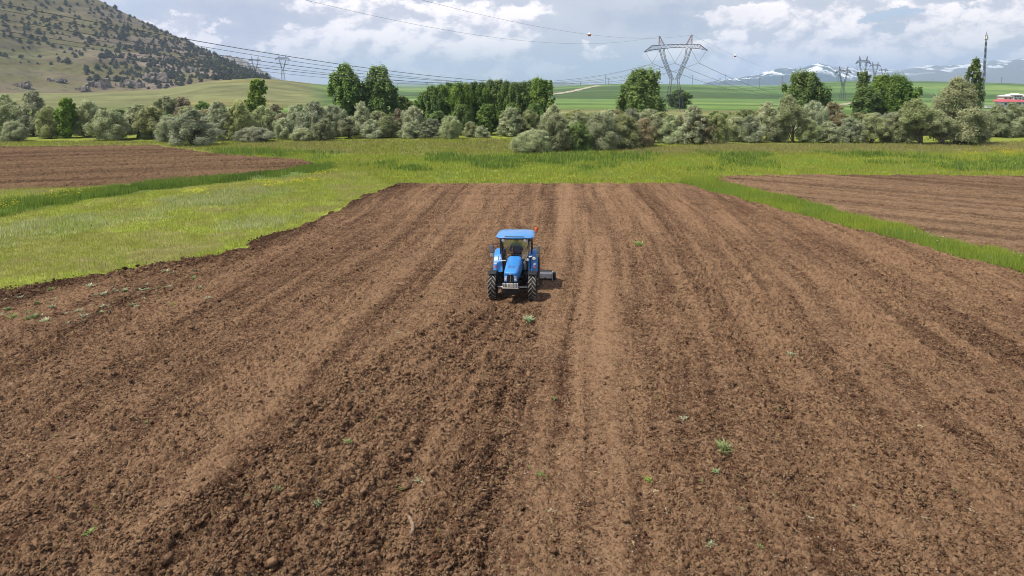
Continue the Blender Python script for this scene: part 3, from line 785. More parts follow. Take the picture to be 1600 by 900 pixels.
flowers('yellow_flowers', 'yellow blossom patches in the meadow', YELLOW, 12, .34, .05, (.66, .56, .03), 61, (.5, .42, .66))
flowers('yellow_flowers', 'yellow blossoms sprinkled behind the tilled field', [MID], .8, .42, .055, (.62, .56, .05), 62, (.25, .5, .66))
flowers('white_flowers', 'small white blossoms on the grass strip', [px_poly([(1330, 345), (1450, 372), (1600, 405), (1600, 430), (1480, 398), (1350, 362)])], 3.2, .42, .035, (.62, .64, .58), 63, (.5, .50, .66))
print('blades', nb)
# ------------------------------------------------------------------ trees
BARK = plain('bark', (.115, .09, .065), (.05, .04, .03), .9, scale=5, bump=.5)
LEAF = leafy('leaf_willow', .52, .55, .18)
LEAF_P = leafy('leaf_poplar', .52, .5, .14)
def limb(rng, p0, p1, r0, r1, bend=.15, n=6):
    p0, p1 = np.array(p0, float), np.array(p1, float); L = np.linalg.norm(p1 - p0)
    o = rng.normal(0, bend * L, 3); o[2] *= .4
    return [tuple(p0 + (p1 - p0) * t + o * math.sin(math.pi * t)) for t in np.linspace(0, 1, n)], list(np.linspace(r0, r1, n))
def leaves_from_lobes(rng, lobes, per, size, aspect, up, cols, droop=0.0, shell=.55, tip=None):
    """many small leaf sprays spread through each lobe's volume, denser near its skin"""
    Vs, Cs = [], []
    for (c, rad, tone) in lobes:
        n = int(per * (np.prod(rad) ** (2 / 3.)))
        d = rng.normal(0, 1, (n, 3)); d /= np.linalg.norm(d, axis=1)[:, None]
        d[:, 2] = np.where(d[:, 2] < -.55, -d[:, 2], d[:, 2])
        rr = shell + (1.08 - shell) * rng.random(n) ** .6
        rr *= 1 + .22 * np.sin(d[:, 0] * 5 + c[0] * 3) * np.sin(d[:, 1] * 5 + c[1]) + .17 * rng.normal(0, 1, n)
        p = np.array(c) + d * np.array(rad) * rr[:, None]
        nrm = d + np.array([0, 0, .35]) + rng.normal(0, .28, (n, 3)); nrm /= np.linalg.norm(nrm, axis=1)[:, None]
        ax = np.cross(nrm, rng.normal(0, 1, (n, 3))); ax[:, 2] += up; ax -= nrm * (ax * nrm).sum(1)[:, None]
        ax /= np.linalg.norm(ax, axis=1)[:, None] + 1e-6
        bx = np.cross(nrm, ax)
        s = size * rng.uniform(.6, 1.4, n)[:, None]; wv_ = s * aspect
        q = np.stack([p - ax * s * .5, p + bx * wv_ * .5, p + ax * s * .5 - nrm * s * droop, p - bx * wv_ * .5], 1)
        Vs.append(q)
        t = np.clip(rng.normal(tone, .16, n), 0, 1)[:, None]
        c_ = np.array(cols[0]) * (1 - t) + np.array(cols[1]) * t
        if tip is not None:
            k = (rng.random(n) < .12)[:, None]; c_ = np.where(k, np.array(tip), c_)
        Cs.append(c_ * rng.uniform(.8, 1.2, (n, 1)))
    V = np.concatenate(Vs).reshape(-1, 3); C = np.repeat(np.concatenate(Cs), 4, 0)
    return V, C
def make_tree(name, seed, crown_lobes, trunk_specs, per, size, aspect, cols, mat, up=0., droop=.1, shell=.55, tip=None):
    rng = np.random.default_rng(seed)
    root = empty(name)
    mb = MB()
    for pts, rad in trunk_specs: mb.tube(pts, rad, 7)
    mb.build('trunk', BARK, root, smooth=True)
    V, C = leaves_from_lobes(rng, crown_lobes, per, size, aspect, up, cols, droop, shell, tip)
    arr_mesh('crown', V, np.arange(len(V)).reshape(-1, 4), mat, col=C, parent=root)
    return root
# every prototype is 8 m tall and `W` wide; copies are scaled to each tree's own size
SILVER = ((.29, .35, .165), (.60, .63, .41)); OLIVE = ((.25, .295, .115), (.52, .55, .29)); FRESH = ((.12, .20, .042), (.26, .36, .09))
POP = ((.12, .22, .045), (.29, .40, .095)); POPL = ((.13, .19, .05), (.25, .31, .10)); YOUNG = ((.14, .24, .04), (.28, .38, .08))
def willow(seed, W, cols, skirt=.03, nl=46, dome=1.0, lean=0.0, tip=None, size=.27):
    rng = np.random.default_rng(seed); Ht = 8.0; lobes = []
    for k in range(nl):
        h = skirt + (1 - skirt) * (k + rng.random() * .9) / nl
        prof = math.sin(math.pi * min(1, (h * .82 + .18)) ** dome) ** .55
        a = k * 2.399 + rng.uniform(-.5, .5); rr = W * .5 * prof * rng.uniform(.35, .88)
        rad = W * rng.uniform(.075, .185) * (1.12 - .45 * h)
        c = (math.cos(a) * rr + lean * h * W, math.sin(a) * rr * .9, h * (Ht - rad * .75))
        c = (c[0], c[1], max(c[2], rad * .7))
        lobes.append((c, (rad, rad, rad * rng.uniform(.8, 1.25)), rng.uniform(.15, .95)))
    # loose sprays that break the outline
    for k in range(34):
        b = lobes[rng.integers(nl // 5, nl)]; d = rng.normal(0, 1, 3); d[2] = abs(d[2]) + .3; d /= np.linalg.norm(d)
        rad = b[1][0] * rng.uniform(.25, .45)
        lobes.append((tuple(np.array(b[0]) + d * b[1][0] * 1.05), (rad, rad, rad * 1.3), rng.uniform(.3, 1)))
    tr = []
    base = (0, 0, -.1); fork = (lean * W * .2, 0, Ht * .22)
    tr.append(limb(rng, base, fork, .26, .18, .05))
    for k in range(6):
        b = lobes[rng.integers(2, nl)]; tr.append(limb(rng, fork if k % 2 else base, b[0], .14, .03, .12))
    return make_tree('willow', seed, lobes, tr, 900, size, .34, cols, LEAF, .2, .15, .30, tip)
def poplar(seed, W, cols, name='poplar', skirt=.05, nl=60, peak=.8, per=720, size=.30):
    rng = np.random.default_rng(seed); Ht = 8.0; lobes = []
    for k in range(nl):
        h = skirt + (1 - skirt) * (k + rng.random()) / nl
        prof = (min(1, h / .22) ** .7) * (1 - max(0, (h - .55) / .45) ** 2 * peak)
        a = k * 2.399 + rng.uniform(-.4, .4); rr = W * .5 * prof * rng.uniform(.2, .92)
        rad = W * rng.uniform(.07, .16)
        c = (math.cos(a) * rr, math.sin(a) * rr, min(h * Ht, Ht - rad * 1.6))
        lobes.append((c, (rad, rad, rad * rng.uniform(1.4, 2.6)), rng.uniform(.1, .9)))
    for k in range(30):
        b = lobes[rng.integers(nl // 5, nl)]; a = rng.uniform(0, 6.28); rad = W * rng.uniform(.04, .08)
        lobes.append(((b[0][0] + math.cos(a) * b[1][0], b[0][1] + math.sin(a) * b[1][0], min(b[0][2] + b[1][2] * .8, Ht - rad)), (rad, rad, rad * 2.2), rng.uniform(.2, 1)))
    tr = [limb(rng, (0, 0, -.1), (0, 0, Ht * .9), .22, .03, .02)]
    for k in range(7):
        b = lobes[rng.integers(nl // 4, nl)]; tr.append(limb(rng, (0, 0, max(.5, b[0][2] * .55)), b[0], .09, .02, .06))
    return make_tree(name, seed, lobes, tr, per, size, .62, cols, LEAF_P, .6, .1, .35)
PROTO = {
    's1': (willow(101, 7.0, SILVER), 7.0), 's2': (willow(102, 6.2, SILVER, .05, 42, .9), 6.2), 's3': (willow(103, 8.5, SILVER, .04, 52, 1.15), 8.5),
    'o1': (willow(104, 6.5, OLIVE), 6.5), 'o2': (willow(105, 7.5, OLIVE, .08, 46), 7.5), 'o3': (willow(106, 7.0, OLIVE, .18, 40, .95, .12, (.17, .13, .08)), 7.0),
    'd1': (willow(107, 6.5, FRESH, .06), 6.5), 'lean': (willow(108, 7.5, OLIVE, .42, 34, .9, .22), 7.5), 'low': (willow(109, 11.0, SILVER, .05, 60, 1.2), 11.0),
    'big': (willow(110, 7.2, OLIVE, .12, 70, .9, 0, None, .26), 7.2), 'br': (willow(111, 6.0, ((.27, .235, .12), (.46, .40, .24)), .08, 40), 6.0),
    'p1': (poplar(121, 4.2, POP), 4.2), 'p2': (poplar(122, 4.8, POP), 4.8), 'p3': (poplar(123, 3.0, POP, nl=44), 3.0), 'p4': (poplar(124, 6.2, POP, peak=.92, nl=90), 6.2),
    'lom': (poplar(125, 1.9, POPL, 'lombardy_poplar', .03, 50, .95, 900, .28), 1.9), 'yp': (poplar(126, 3.4, YOUNG, 'young_poplar', .02, 44, .95), 3.4),
}
_used = set()
trng = random.Random(77)
def tree(kind, px, base, top, wpx, label, group=None, name=None, tone=None):
    x, y = G(px, base); d = math.hypot(x, y)
    depth = y * CP + CAM_H * SP
    _, e = az_el(px, top); h = CAM_H + d * math.tan(e)
    proto, W = PROTO[kind]
    o = proto if kind not in _used else copy_tree(proto)
    _used.add(kind)
    wid = wpx * depth / FPX
    o.location = (x, y, 0 if d < 195 else float(terrain(np.array(x), np.array(y))))
    o.rotation_euler = (0, 0, trng.uniform(0, 6.28) if kind != 'lean' else trng.uniform(2.7, 3.5))
    sw = wid / W * 1.06; sw *= 1.12 if 'poplar' not in proto.name else 1; o.scale = (sw, sw, h / 8.0)
    if name: o.name = name
    tag(o, label, 'shrub' if name == 'willow_bush' else 'tree', group)
    return o
GW = 'grey-green willows of the tree line'
GB = 'low silvery bushes in front of the tree line'
GP = 'tall dark poplars behind the willows'
def W_(kind, px, b, t, w, lab): return tree(kind, px, b, t, w, lab, GW)
def B_(kind, px, b, t, w, lab): return tree(kind, px, b, t, w, lab, GB, 'willow_bush')
def P_(kind, px, b, t, w, lab, name=None): return tree(kind, px, b, t, w, lab, GP, name)
# left end, below the dry hill
B_('low', 20, 221, 190, 40, 'pale round bush at the left end of the tree line')
W_('s1', 8, 213, 147, 52, 'tall silvery willow cut by the left edge of the photo')
W_('s2', 52, 213, 143, 52, 'tall pale willow standing left of the bright green poplar, second from the left edge')
W_('o1', 76, 216, 166, 38, 'narrow grey willow touching the left side of the bright green young poplar')
P_('yp', 105, 216, 155, 32, 'bright green young poplar among grey willows below the dry hill', 'young_poplar')
W_('o2', 138, 214, 157, 46, 'dark shaded willow just right of the bright green young poplar')
W_('s3', 172, 219, 170, 54, 'rounded silver willow with its foot on the meadow, second right of the bright green poplar')
W_('s1', 142, 204, 156, 40, 'pale willow top showing behind the dark shaded willow near the bright green poplar')
W_('s2', 216, 216, 164, 56, 'domed silver willow behind the far end of the reddish field')
W_('o3', 243, 217, 166, 46, 'olive willow between the domed silver willow and the large front willow')
W_('o1', 262, 204, 150, 48, 'dark olive willow rising behind the large front willow, left one of two')
W_('br', 288, 204, 152, 42, 'brownish half-dry willow rising behind the large front willow')
B_('s3', 264, 222, 182, 42, 'pale bush leaning on the left flank of the large front willow')
W_('s1', 302, 227, 170, 66, 'large silvery willow at the front corner of the reddish field')
W_('d1', 318, 203, 158, 40, 'green leafy willow behind the right flank of the large front willow')
W_('s2', 344, 219, 160, 52, 'tall silver willow directly right of the large front willow')
W_('o2', 374, 219, 158, 44, 'grey-olive willow two trees right of the large front willow')
B_('low', 396, 221, 199, 60, 'low spreading silver bush right of the large front willow')
P_('yp', 402, 206, 126, 36, 'green young poplar standing above the willows under the left spur', 'young_poplar')
W_('o1', 412, 216, 166, 44, 'olive willow directly below the green young poplar of the left spur')
W_('br', 432, 212, 162, 36, 'brownish willow right of the green young poplar')
B_('s3', 442, 218, 184, 30, 'small round silver bush standing clear at the meadow edge left of the twin poplars')
B_('low', 474, 220, 200, 36, 'very low pale bush second left of the twin poplars')
W_('s1', 466, 214, 162, 42, 'silver willow behind the small round bush')
W_('s2', 490, 217, 159, 54, 'broad pale willow, first big one left of the twin poplars')
B_('o1', 506, 220, 186, 34, 'dark olive bush at the foot of the broad pale willow')
W_('s3', 522, 213, 164, 44, 'silver willow at the foot of the left twin poplar')
P_('p1', 541, 207, 106, 48, 'left one of the twin tall poplars')
P_('p2', 592, 206, 109, 60, 'right, wider one of the twin tall poplars')
W_('o3', 545, 216, 184, 36, 'low olive willow in front of the gap between the twin poplars')
W_('s2', 566, 214, 160, 34, 'slender silver willow between the twin poplars')
B_('s1', 580, 216, 186, 34, 'silver bush below the left edge of the wide twin poplar')
W_('o2', 606, 215, 182, 42, 'grey willow at the foot of the wide twin poplar')
W_('br', 622, 212, 170, 30, 'thin brownish willow right of the wide twin poplar')
W_('s3', 645, 214, 166, 36, 'silver willow in the gap between the twin poplars and the poplar block')
P_('yp', 628, 202, 152, 34, 'small green poplar showing above willows in the gap before the poplar block', 'young_poplar')
B_('s1', 640, 216, 190, 34, 'low silver bush in the gap between the twin poplars and the poplar block')
W_('s2', 672, 216, 186, 40, 'rounded olive-silver willow below the left edge of the poplar block')
B_('s3', 704, 217, 181, 34, 'crisp dome-shaped silver bush in front of the poplar block')
# the block of poplars: nothing tells them apart
g = random.Random(5)
BT = [(664, 145), (676, 138), (690, 136), (704, 131), (716, 133), (728, 134), (741, 130), (753, 133), (766, 129), (779, 127), (791, 131), (803, 133), (815, 130), (827, 131), (838, 126), (850, 127), (684, 150), (722, 140), (760, 138), (800, 138), (835, 138)]
for i, (px, t) in enumerate(BT):
    P_(('p3', 'p1', 'p2')[i % 3], px, 211 if i > 15 else 206 + g.uniform(-2, 2), t + (26 if i > 15 else 0), g.uniform(26, 36), 'dark green poplar in the dense poplar block left of the big pylon')
W_('o1', 735, 214, 190, 24, 'thin olive willow in shade under the poplar block')
B_('s1', 752, 215, 196, 24, 'small pale bush under the middle of the poplar block')
W_('s2', 796, 213, 168, 40, 'pale willow in front of the right half of the poplar block')
W_('o3', 822, 212, 172, 34, 'olive willow below the right end of the poplar block')
# the clump that steps forward of the line
W_('low', 836, 238, 203, 66, 'pale willow at the left front of the clump that stands forward on the meadow')
W_('o1', 868, 236, 178, 50, 'olive willow second from the left in the forward clump')
W_('s1', 864, 222, 162, 40, 'silver willow behind the left half of the forward clump, beside the poplar block')
W_('d1', 904, 235, 190, 48, 'green leafy willow in the middle of the forward clump')
W_('s2', 905, 224, 176, 52, 'silver willow behind the green leafy willow of the forward clump')
W_('s3', 940, 234, 176, 58, 'broad silver willow right of the green leafy one in the forward clump')
W_('o2', 972, 232, 180, 60, 'grey willow near the right end of the forward clump')
W_('s1', 952, 220, 170, 46, 'pale willow top behind the broad silver willow of the forward clump')
W_('br', 1006, 229, 184, 40, 'brownish-grey willow closing the forward clump on its right')
W_('s2', 985, 218, 170, 44, 'silver willow between the forward clump and the broad poplar')
P_('p4', 1001, 201, 116, 70, 'broad dark poplar left of the big pylon')
P_('p1', 1061, 167, 139, 38, 'dark poplar directly behind the big pylon')
# right of the pylon's foot
W_('o3', 1022, 223, 186, 34, 'olive willow left of the pylon foot')
W_('s1', 1048, 224, 178, 40, 'silver willow hiding the left foot of the big pylon')
W_('s2', 1084, 225, 166, 50, 'tall silver willow in front of the right foot of the big pylon')
W_('br', 1098, 225, 182, 46, 'brownish willow at the foot of the tall silver willow by the pylon')
W_('o2', 1120, 225, 178, 40, 'olive willow right of the brownish willow by the pylon')
W_('s3', 1148, 221, 182, 44, 'low silver willow beside the open gap right of the pylon')
W_('s1', 1172, 222, 180, 44, 'silver willow right of the open gap')
W_('o1', 1150, 213, 174, 34, 'olive willow top behind the open gap right of the pylon')
W_('s2', 1198, 219, 160, 46, 'tall pale willow left of the willow with the bare bent trunk')
W_('o2', 1216, 222, 180, 36, 'low olive willow at the foot of the tall pale willow right of the gap')
W_('lean', 1240, 223, 149, 46, 'tall willow with a bare bent trunk below the round poplar')
W_('s3', 1272, 219, 158, 42, 'silver willow below the right edge of the round poplar')
W_('o1', 1262, 223, 186, 36, 'dark low willow right of the bare bent trunk')
P_('p4', 1256, 202, 120, 64, 'round dark poplar standing alone above the right willows')
W_('br', 1302, 216, 160, 38, 'brownish willow between the round poplar and the wide poplar group')
W_('s2', 1292, 223, 190, 40, 'low silver willow on the meadow edge right of the round poplar')
W_('s1', 1328, 223, 182, 48, 'rounded silver willow left of the wide poplar group')
P_('p3', 1346, 204, 114, 28, 'slim poplar with the highest top of the wide poplar group')
P_('p1', 1352, 206, 140, 42, 'paler green poplar at the left front of the wide poplar group')
P_('p2', 1376, 204, 122, 54, 'full dark poplar in the middle of the wide poplar group')
P_('p4', 1396, 205, 126, 58, 'broad dark poplar at the right of the wide poplar group')
P_('yp', 1418, 206, 141, 30, 'lower poplar at the right end of the wide poplar group')
W_('o3', 1362, 224, 178, 48, 'brownish-olive willow below the wide poplar group')
W_('s3', 1392, 222, 176, 44, 'silver-grey willow below the right half of the wide poplar group')
W_('o2', 1410, 224, 170, 44, 'grey willow left of the leaning one with the bare trunk')
W_('lean', 1440, 226, 155, 62, 'leaning willow with a dark bare trunk on the right')
W_('lean', 1474, 227, 172, 46, 'second, lower leaning willow right of the one with the dark bare trunk')
W_('big', 1492, 225, 123, 78, 'largest willow, tall and olive, left of the slim columnar poplar')
W_('d1', 1508, 226, 180, 40, 'dark willow at the foot of the largest willow')
W_('o1', 1530, 223, 172, 40, 'olive willow below the slim columnar poplar')
P_('lom', 1519, 205, 94, 26, 'slim columnar poplar beside the lattice mast', 'lombardy_poplar')
W_('s2', 1556, 214, 164, 44, 'silver willow below the building with the red roof, left one')
W_('s1', 1582, 213, 160, 48, 'grey willow standing below the building with the red roof, right one')
W_('o2', 1612, 212, 164, 40, 'olive willow cut by the right edge of the photo')
W_('s3', 1640, 213, 162, 46, 'silver willow cut off at the far right of the tree line')

# the half-hidden back row that closes the line
g = random.Random(8); px = -60
while px < 1680:
    if not (645 < px < 860):
        k = g.choice(('s1', 's2', 's3', 'o1', 'o2', 'o3', 'br', 'd1'))
        W_(k, px, g.uniform(206, 211), g.uniform(166, 182) + (6 if 1120 < px < 1160 else 0), g.uniform(38, 56), 'grey-green willow half hidden in the back row of the tree line')
    px += g.uniform(22, 32)
# ------------------------------------------------------------------ bushes on the dry hill
JUN = leafy('leaf_juniper', .12, .6, .25)
def juniper(seed, w, h):
    rng = np.random.default_rng(seed); lobes = []
    for k in range(9):
        t = (k + .5) / 9; a = k * 2.4; rr = w * .32 * (1 - t) * rng.uniform(.4, 1.1)
        rad = w * (.34 - .2 * t) * rng.uniform(.8, 1.2); lobes.append(((math.cos(a) * rr, math.sin(a) * rr, .1 * h + h * .82 * t), (rad, rad, rad * 1.1), rng.uniform(.2, .9)))
    V, C = leaves_from_lobes(rng, lobes, 55, .55, .7, .4, ((.024, .036, .018), (.055, .070, .033)), .1, .5)
    o = arr_mesh('juniper_bush', V, np.arange(len(V)).reshape(-1, 4), JUN, col=C)
    return o
JP = [juniper(201, 4.2, 4.2), juniper(202, 5.2, 3.6), juniper(203, 3.4, 5.4)]
_ju = set()
def hill_point(px, t):
    a = az_el(px, 130)[0]; x, y, z = hill_height(np.array([a]), np.array([t])); return float(x[0]), float(y[0]), float(z[0])
hr = np.random.default_rng(9)
cand = []
while len(cand) < 1500:
    px = hr.uniform(-40, 418); t = hr.uniform(.03, 1.0)
    x, y, z = hill_point(px, t)
    # bushes thicken towards the right shoulder, the lower left slope stays open
    dens = .30 + .7 * sstep(np.array(px), 90, 300) + .25 * (t > .35) - .30 * (px < 130) * (t < .22)
    dens *= .72 + .45 * sstep(fbm(x * .012, z * .03, 5, 3), .38, .6)
    yy = math.atan2(z - CAM_H, math.hypot(x, y))
    if yy > R(8.5): continue
    if hr.random() < dens: cand.append((px, t, x, y, z, hr.uniform(.35, .85) + .7 * hr.random() ** 3))
cand.sort(key=lambda c: -c[5] / math.hypot(c[2], c[3]))
for i, (px, t, x, y, z, s) in enumerate(cand[:295]):
    p = JP[i % 3]; o = p if (i % 3) not in _ju else p.copy()
    if (i % 3) in _ju: COL.objects.link(o)
    _ju.add(i % 3)
    o.location = (x, y, z - .4); o.rotation_euler = (0, 0, hr.uniform(0, 6.28)); s *= 1.5; o.scale = (s, s, s * hr.uniform(.8, 1.2))
    tag(o, 'dark juniper bush growing on the dry stony hillside', 'shrub', 'juniper bushes on the dry hill')
rest = cand[295:]
bv = np.empty(len(JP[1].data.vertices) * 3, f32); JP[1].data.vertices.foreach_get('co', bv); bv = bv.reshape(-1, 3)
cc = np.empty(len(bv) * 4, f32); JP[1].data.color_attributes['col'].data.foreach_get('color', cc); cc = cc.reshape(-1, 4)[:, :3]
Vs = []; 
for (px, t, x, y, z, s) in rest:
    a = hr.uniform(0, 6.28); c, s_ = math.cos(a), math.sin(a); q = bv * s * 1.5
    Vs.append(np.stack([q[:, 0] * c - q[:, 1] * s_ + x, q[:, 0] * s_ + q[:, 1] * c + y, q[:, 2] + z - .4], 1))
V = np.concatenate(Vs)
tag(arr_mesh('juniper_scrub', V, np.arange(len(V)).reshape(-1, 4), JUN, col=np.tile(cc, (len(rest), 1))), 'small dark scrub between the larger bushes of the hill', 'scrub', kind='stuff')
ROCK = plain('grey_rock', (.22, .18, .155), (.10, .085, .075), .95, scale=.25, bump=.6)
def outcrop(px, t, w, h, seed, lab):
    rng = np.random.default_rng(seed); x, y, z = hill_point(px, t)
    mb = MB()
    for k in range(9):
        s = w * rng.uniform(.12, .28)
        mb.box((rng.uniform(-.42, .42) * w, rng.uniform(-.15, .15) * w, h * rng.uniform(.1, .55)), (s * 1.5, s, h * rng.uniform(.4, .95)), (rng.uniform(-.3, .3), rng.uniform(-.25, .25), rng.uniform(-.6, .6)), (rng.uniform(.5, .85), rng.uniform(.5, .85)))
    bm = mb.bm; bmesh.ops.subdivide_edges(bm, edges=bm.edges, cuts=2, use_grid_fill=True)
    for v in bm.verts: v.co += Vector(rng.normal(0, w * .012, 3))
    o = mb.build('rock_outcrop', ROCK); o.location = (x, y, z - h * .15)
    tag(o, lab, 'rocks', 'rock outcrops on the dry hill')
for px, t, w, h, lab in [(152, .05, 26, 11, 'jagged grey rock outcrop at the foot of the dry hill, middle one'), (128, .03, 14, 7, 'small rock outcrop left of the jagged one at the hill foot'),
                         (34, .05, 22, 8, 'low rock outcrop at the hill foot above the leftmost willows'), (248, .12, 40, 13, 'widest grey rock outcrop on the lower right flank of the hill'),
                         (206, .06, 24, 8, 'flat rock outcrop between the jagged and the widest outcrop'), (88, .10, 22, 7, 'low grey outcrop on the lower left slope'), (186, .05, 10, 6, 'smallest rock at the hill foot left of the flat outcrop'),
                         (262, .45, 18, 9, 'dark rock outcrop high on the right flank'), (300, .30, 24, 8, 'broken rock ledge on the right shoulder of the hill')]:
    outcrop(px, t, w, h, int(px), lab)
# ------------------------------------------------------------------ power line: pylons, conductors, poles
STEEL = plain('galvanised_steel', (.075, .085, .11), (.05, .056, .072), .6, .2, scale=.6)
STEEL_RED = plain('red_oxide_steel', (.24, .10, .09), (.20, .13, .13), .6, .1, scale=.5)
DZ = CAM_H - 9.2
WIRE = plain('wire_aluminium', (.20, .205, .22), (.15, .155, .165), .6, .3, scale=1)
GLASS_INS = plain('insulator_glass', (.18, .20, .23), (.10, .11, .13), .3, 0, scale=3)
PH = 27.5; CW = 10.9            # pylon height, half crossarm
ARM_Z = PH - 4.6
def strut(mb, a, b, r=.10): mb.tube([a, b], r, 4, caps=False)
def lattice(mb, A, B, n, r=.10, rr=.06):
    """four chords from square A to square B with zig-zag lacing; A, B are lists of four points"""
    A = [Vector(p) for p in A]; B = [Vector(p) for p in B]
    for a, b in zip(A, B): strut(mb, a, b, r)
    for k in range(4):
        a0, b0, a1, b1 = A[k], B[k], A[(k + 1) % 4], B[(k + 1) % 4]
        for i in range(n):
            t0, t1 = i / n, (i + 1) / n
            strut(mb, a0.lerp(b0, t0), a1.lerp(b1, t1), rr); strut(mb, a1.lerp(b1, t0), a0.lerp(b0, t1), rr)
            strut(mb, a0.lerp(b0, t1), a1.lerp(b1, t1), rr)
def sq(x, y, z, wx, wy): return [(x - wx, y - wy, z), (x + wx, y - wy, z), (x + wx, y + wy, z), (x - wx, y + wy, z)]
def make_pylon(t=1.0):
    root = empty('power_pylon')
    mb = MB(); lattice(mb, sq(0, 0, -.5, 3.0, 2.6), sq(0, 0, 11.5, 1.25, 1.0), 3, .15 * t, .055 * t)
    mb.build('tower_base', STEEL, root)
    for s in (-1, 1):
        mb = MB()
        lattice(mb, sq(s * .85, 0, 11.5, .45, .9), sq(s * 4.05, 0, 19.6, .55, .7), 3, .12 * t, .05 * t)
        lattice(mb, sq(s * 4.05, 0, 19.6, .55, .7), sq(s * 4.75, 0, ARM_Z, .8, .7), 1, .12 * t, .05 * t)
        mb.build('tower_arm', STEEL, root)
    mb = MB()
    xs = [-CW, -8.2, -4.8, 0, 4.8, 8.2, CW]; top = [-.9, 1.2, 1.35, 1.4, 1.35, 1.2, -.9]; bot = [-1.0, -.35, 0, .35, 0, -.35, -1.0]
    for y in (-.7, .7):
        for i in range(6):
            k0, k1 = (.15 if i == 0 else 1), (.15 if i == 5 else 1)
            strut(mb, (xs[i], y * k0, ARM_Z + top[i]), (xs[i + 1], y * k1, ARM_Z + top[i + 1]), .15 * t); strut(mb, (xs[i], y * k0, ARM_Z + bot[i]), (xs[i + 1], y * k1, ARM_Z + bot[i + 1]), .15 * t)
            for q in range(3):
                f = lambda u, arr: arr[i] + (arr[i + 1] - arr[i]) * u
                u0, um, u1 = q / 3, (q + .5) / 3, (q + 1) / 3
                strut(mb, (f(u0, xs), y, ARM_Z + f(u0, bot)), (f(um, xs), y, ARM_Z + f(um, top)), .08 * t); strut(mb, (f(um, xs), y, ARM_Z + f(um, top)), (f(u1, xs), y, ARM_Z + f(u1, bot)), .08 * t)
    for x, z0, z1 in zip(xs[1:-1], bot[1:-1], top[1:-1]):
        for z in (z0, z1): strut(mb, (x, -.7, ARM_Z + z), (x, .7, ARM_Z + z), .08 * t)
    mb.build('cross_arm', STEEL, root)
    for s in (-1, 1):
        mb = MB(); lattice(mb, sq(s * 4.75, 0, ARM_Z + 1.35, .85, .65), sq(s * 5.6, 0, PH, .12, .12), 2, .11 * t, .05 * t)
        mb.tube([(s * 4.9, 0, PH), (s * 6.3, 0, PH)], .10 * t, 4)
        mb.build('earth_wire_peak', STEEL_RED, root)
    for x in (-8, 0, 8):
        for s in (-1, 1):
            z0 = ARM_Z + (-.9 if abs(x + s * 2.8) > 10 else -.1)
            a, b = Vector((x + s * 2.8, 0, z0)), Vector((x, 0, ARM_Z - 5.2))
            mb = MB(); n = 26
            mb.tube([a.lerp(b, i / n) for i in range(n + 1)], [(.11 if i % 2 else .05) * t for i in range(n + 1)], 6)
            mb.build('insulator_string', GLASS_INS, root)
    return root
PY = []
def place_pylon(o, px, top_y, r, rz, label, s=1.0, base_z=None):
    x, y, zt = at_range(px, top_y, r)
    zb = float(terrain(np.array([x]), np.array([y]))[0]) if base_z is None else base_z
    h = zt - zb
    o.location = (x, y, zb); o.rotation_euler = (0, 0, rz); o.scale = (s, s, h / PH)
    tag(o, label, 'pylon', 'lattice power pylons'); return o
p0 = make_pylon(.62)
T1 = place_pylon(p0, 1055.5, 55.5, 250, 0, 'large lattice power pylon rising behind the willows near the middle')
LB = math.atan2(T1.location.x, T1.location.y) + R(17.7)    # bearing of the line, away from the camera
T1.rotation_euler = (0, 0, -LB); T1.scale.x = 1.04
far_proto = make_pylon(1.15)
FAR = [(1318.5, 104, 900, .98, 'nearest of the far pylons, standing on the green slope in front of the snowy mountain'), (1349.5, 87.5, 1010, .98, 'tallest looking far pylon, above the slim poplar of the right group'),
       (1368, 97, 1330, .98, 'far pylon second right of the slim poplar top'), (1381, 106, 1700, .98, 'small far pylon third right of the slim poplar top'),
       (1391.5, 114.5, 2100, .98, 'smallest far pylon, the last of the row above the right poplars'),
       (441, 85, 1010, .9, 'grey pylon on the crest of the left grassy spur'), (398, 88, 1120, .9, 'faint pylon at the right foot of the dry hill')]
FP = []
for i, (px, ty, r, s, lab) in enumerate(FAR):
    o = far_proto if i == 0 else copy_tree(far_proto)
    FP.append(place_pylon(o, px, ty, r, R(8), lab, s))
RB = R(8)
def phase_point(o, lx, lz):
    c, s = math.cos(o.rotation_euler.z), math.sin(o.rotation_euler.z)
    return Vector((o.location.x + c * lx * o.scale.x, o.location.y + s * lx * o.scale.x, o.location.z + lz * o.scale.z))
# the span towards the camera passes to its left; s runs along the line, 0 beside the camera
d_line = Vector((math.sin(LB), math.cos(LB), 0)); n_line = Vector((-d_line.y, d_line.x, 0))
def wire(name, pts, r, lab, cat, group, marks=()):
    root = MB().tube(pts, r, 5).build(name, WIRE, None, smooth=True)
    tag(root, lab, cat, group)
    return root
LINE_L, LINE_P, LINE_S = 238.2, 76.0, 9.42                 # length along the line to the pylon, distance of its axis from the camera, phase spacing
def near_span(off_line, off_pylon, lz, zfun):
    end = phase_point(T1, off_pylon, lz); foot = n_line * (LINE_P - off_line); pts = []
    z1 = zfun(LINE_L)
    for s in np.linspace(24, LINE_L, 80):
        q = foot + d_line * s; k = max(0, (s - 120) / (LINE_L - 120)) ** 2
        q = q.lerp(Vector((end.x, end.y, 0)) - d_line * (LINE_L - s), k)
        pts.append((q.x, q.y, zfun(s) + (end.z - z1) * k))
    return pts
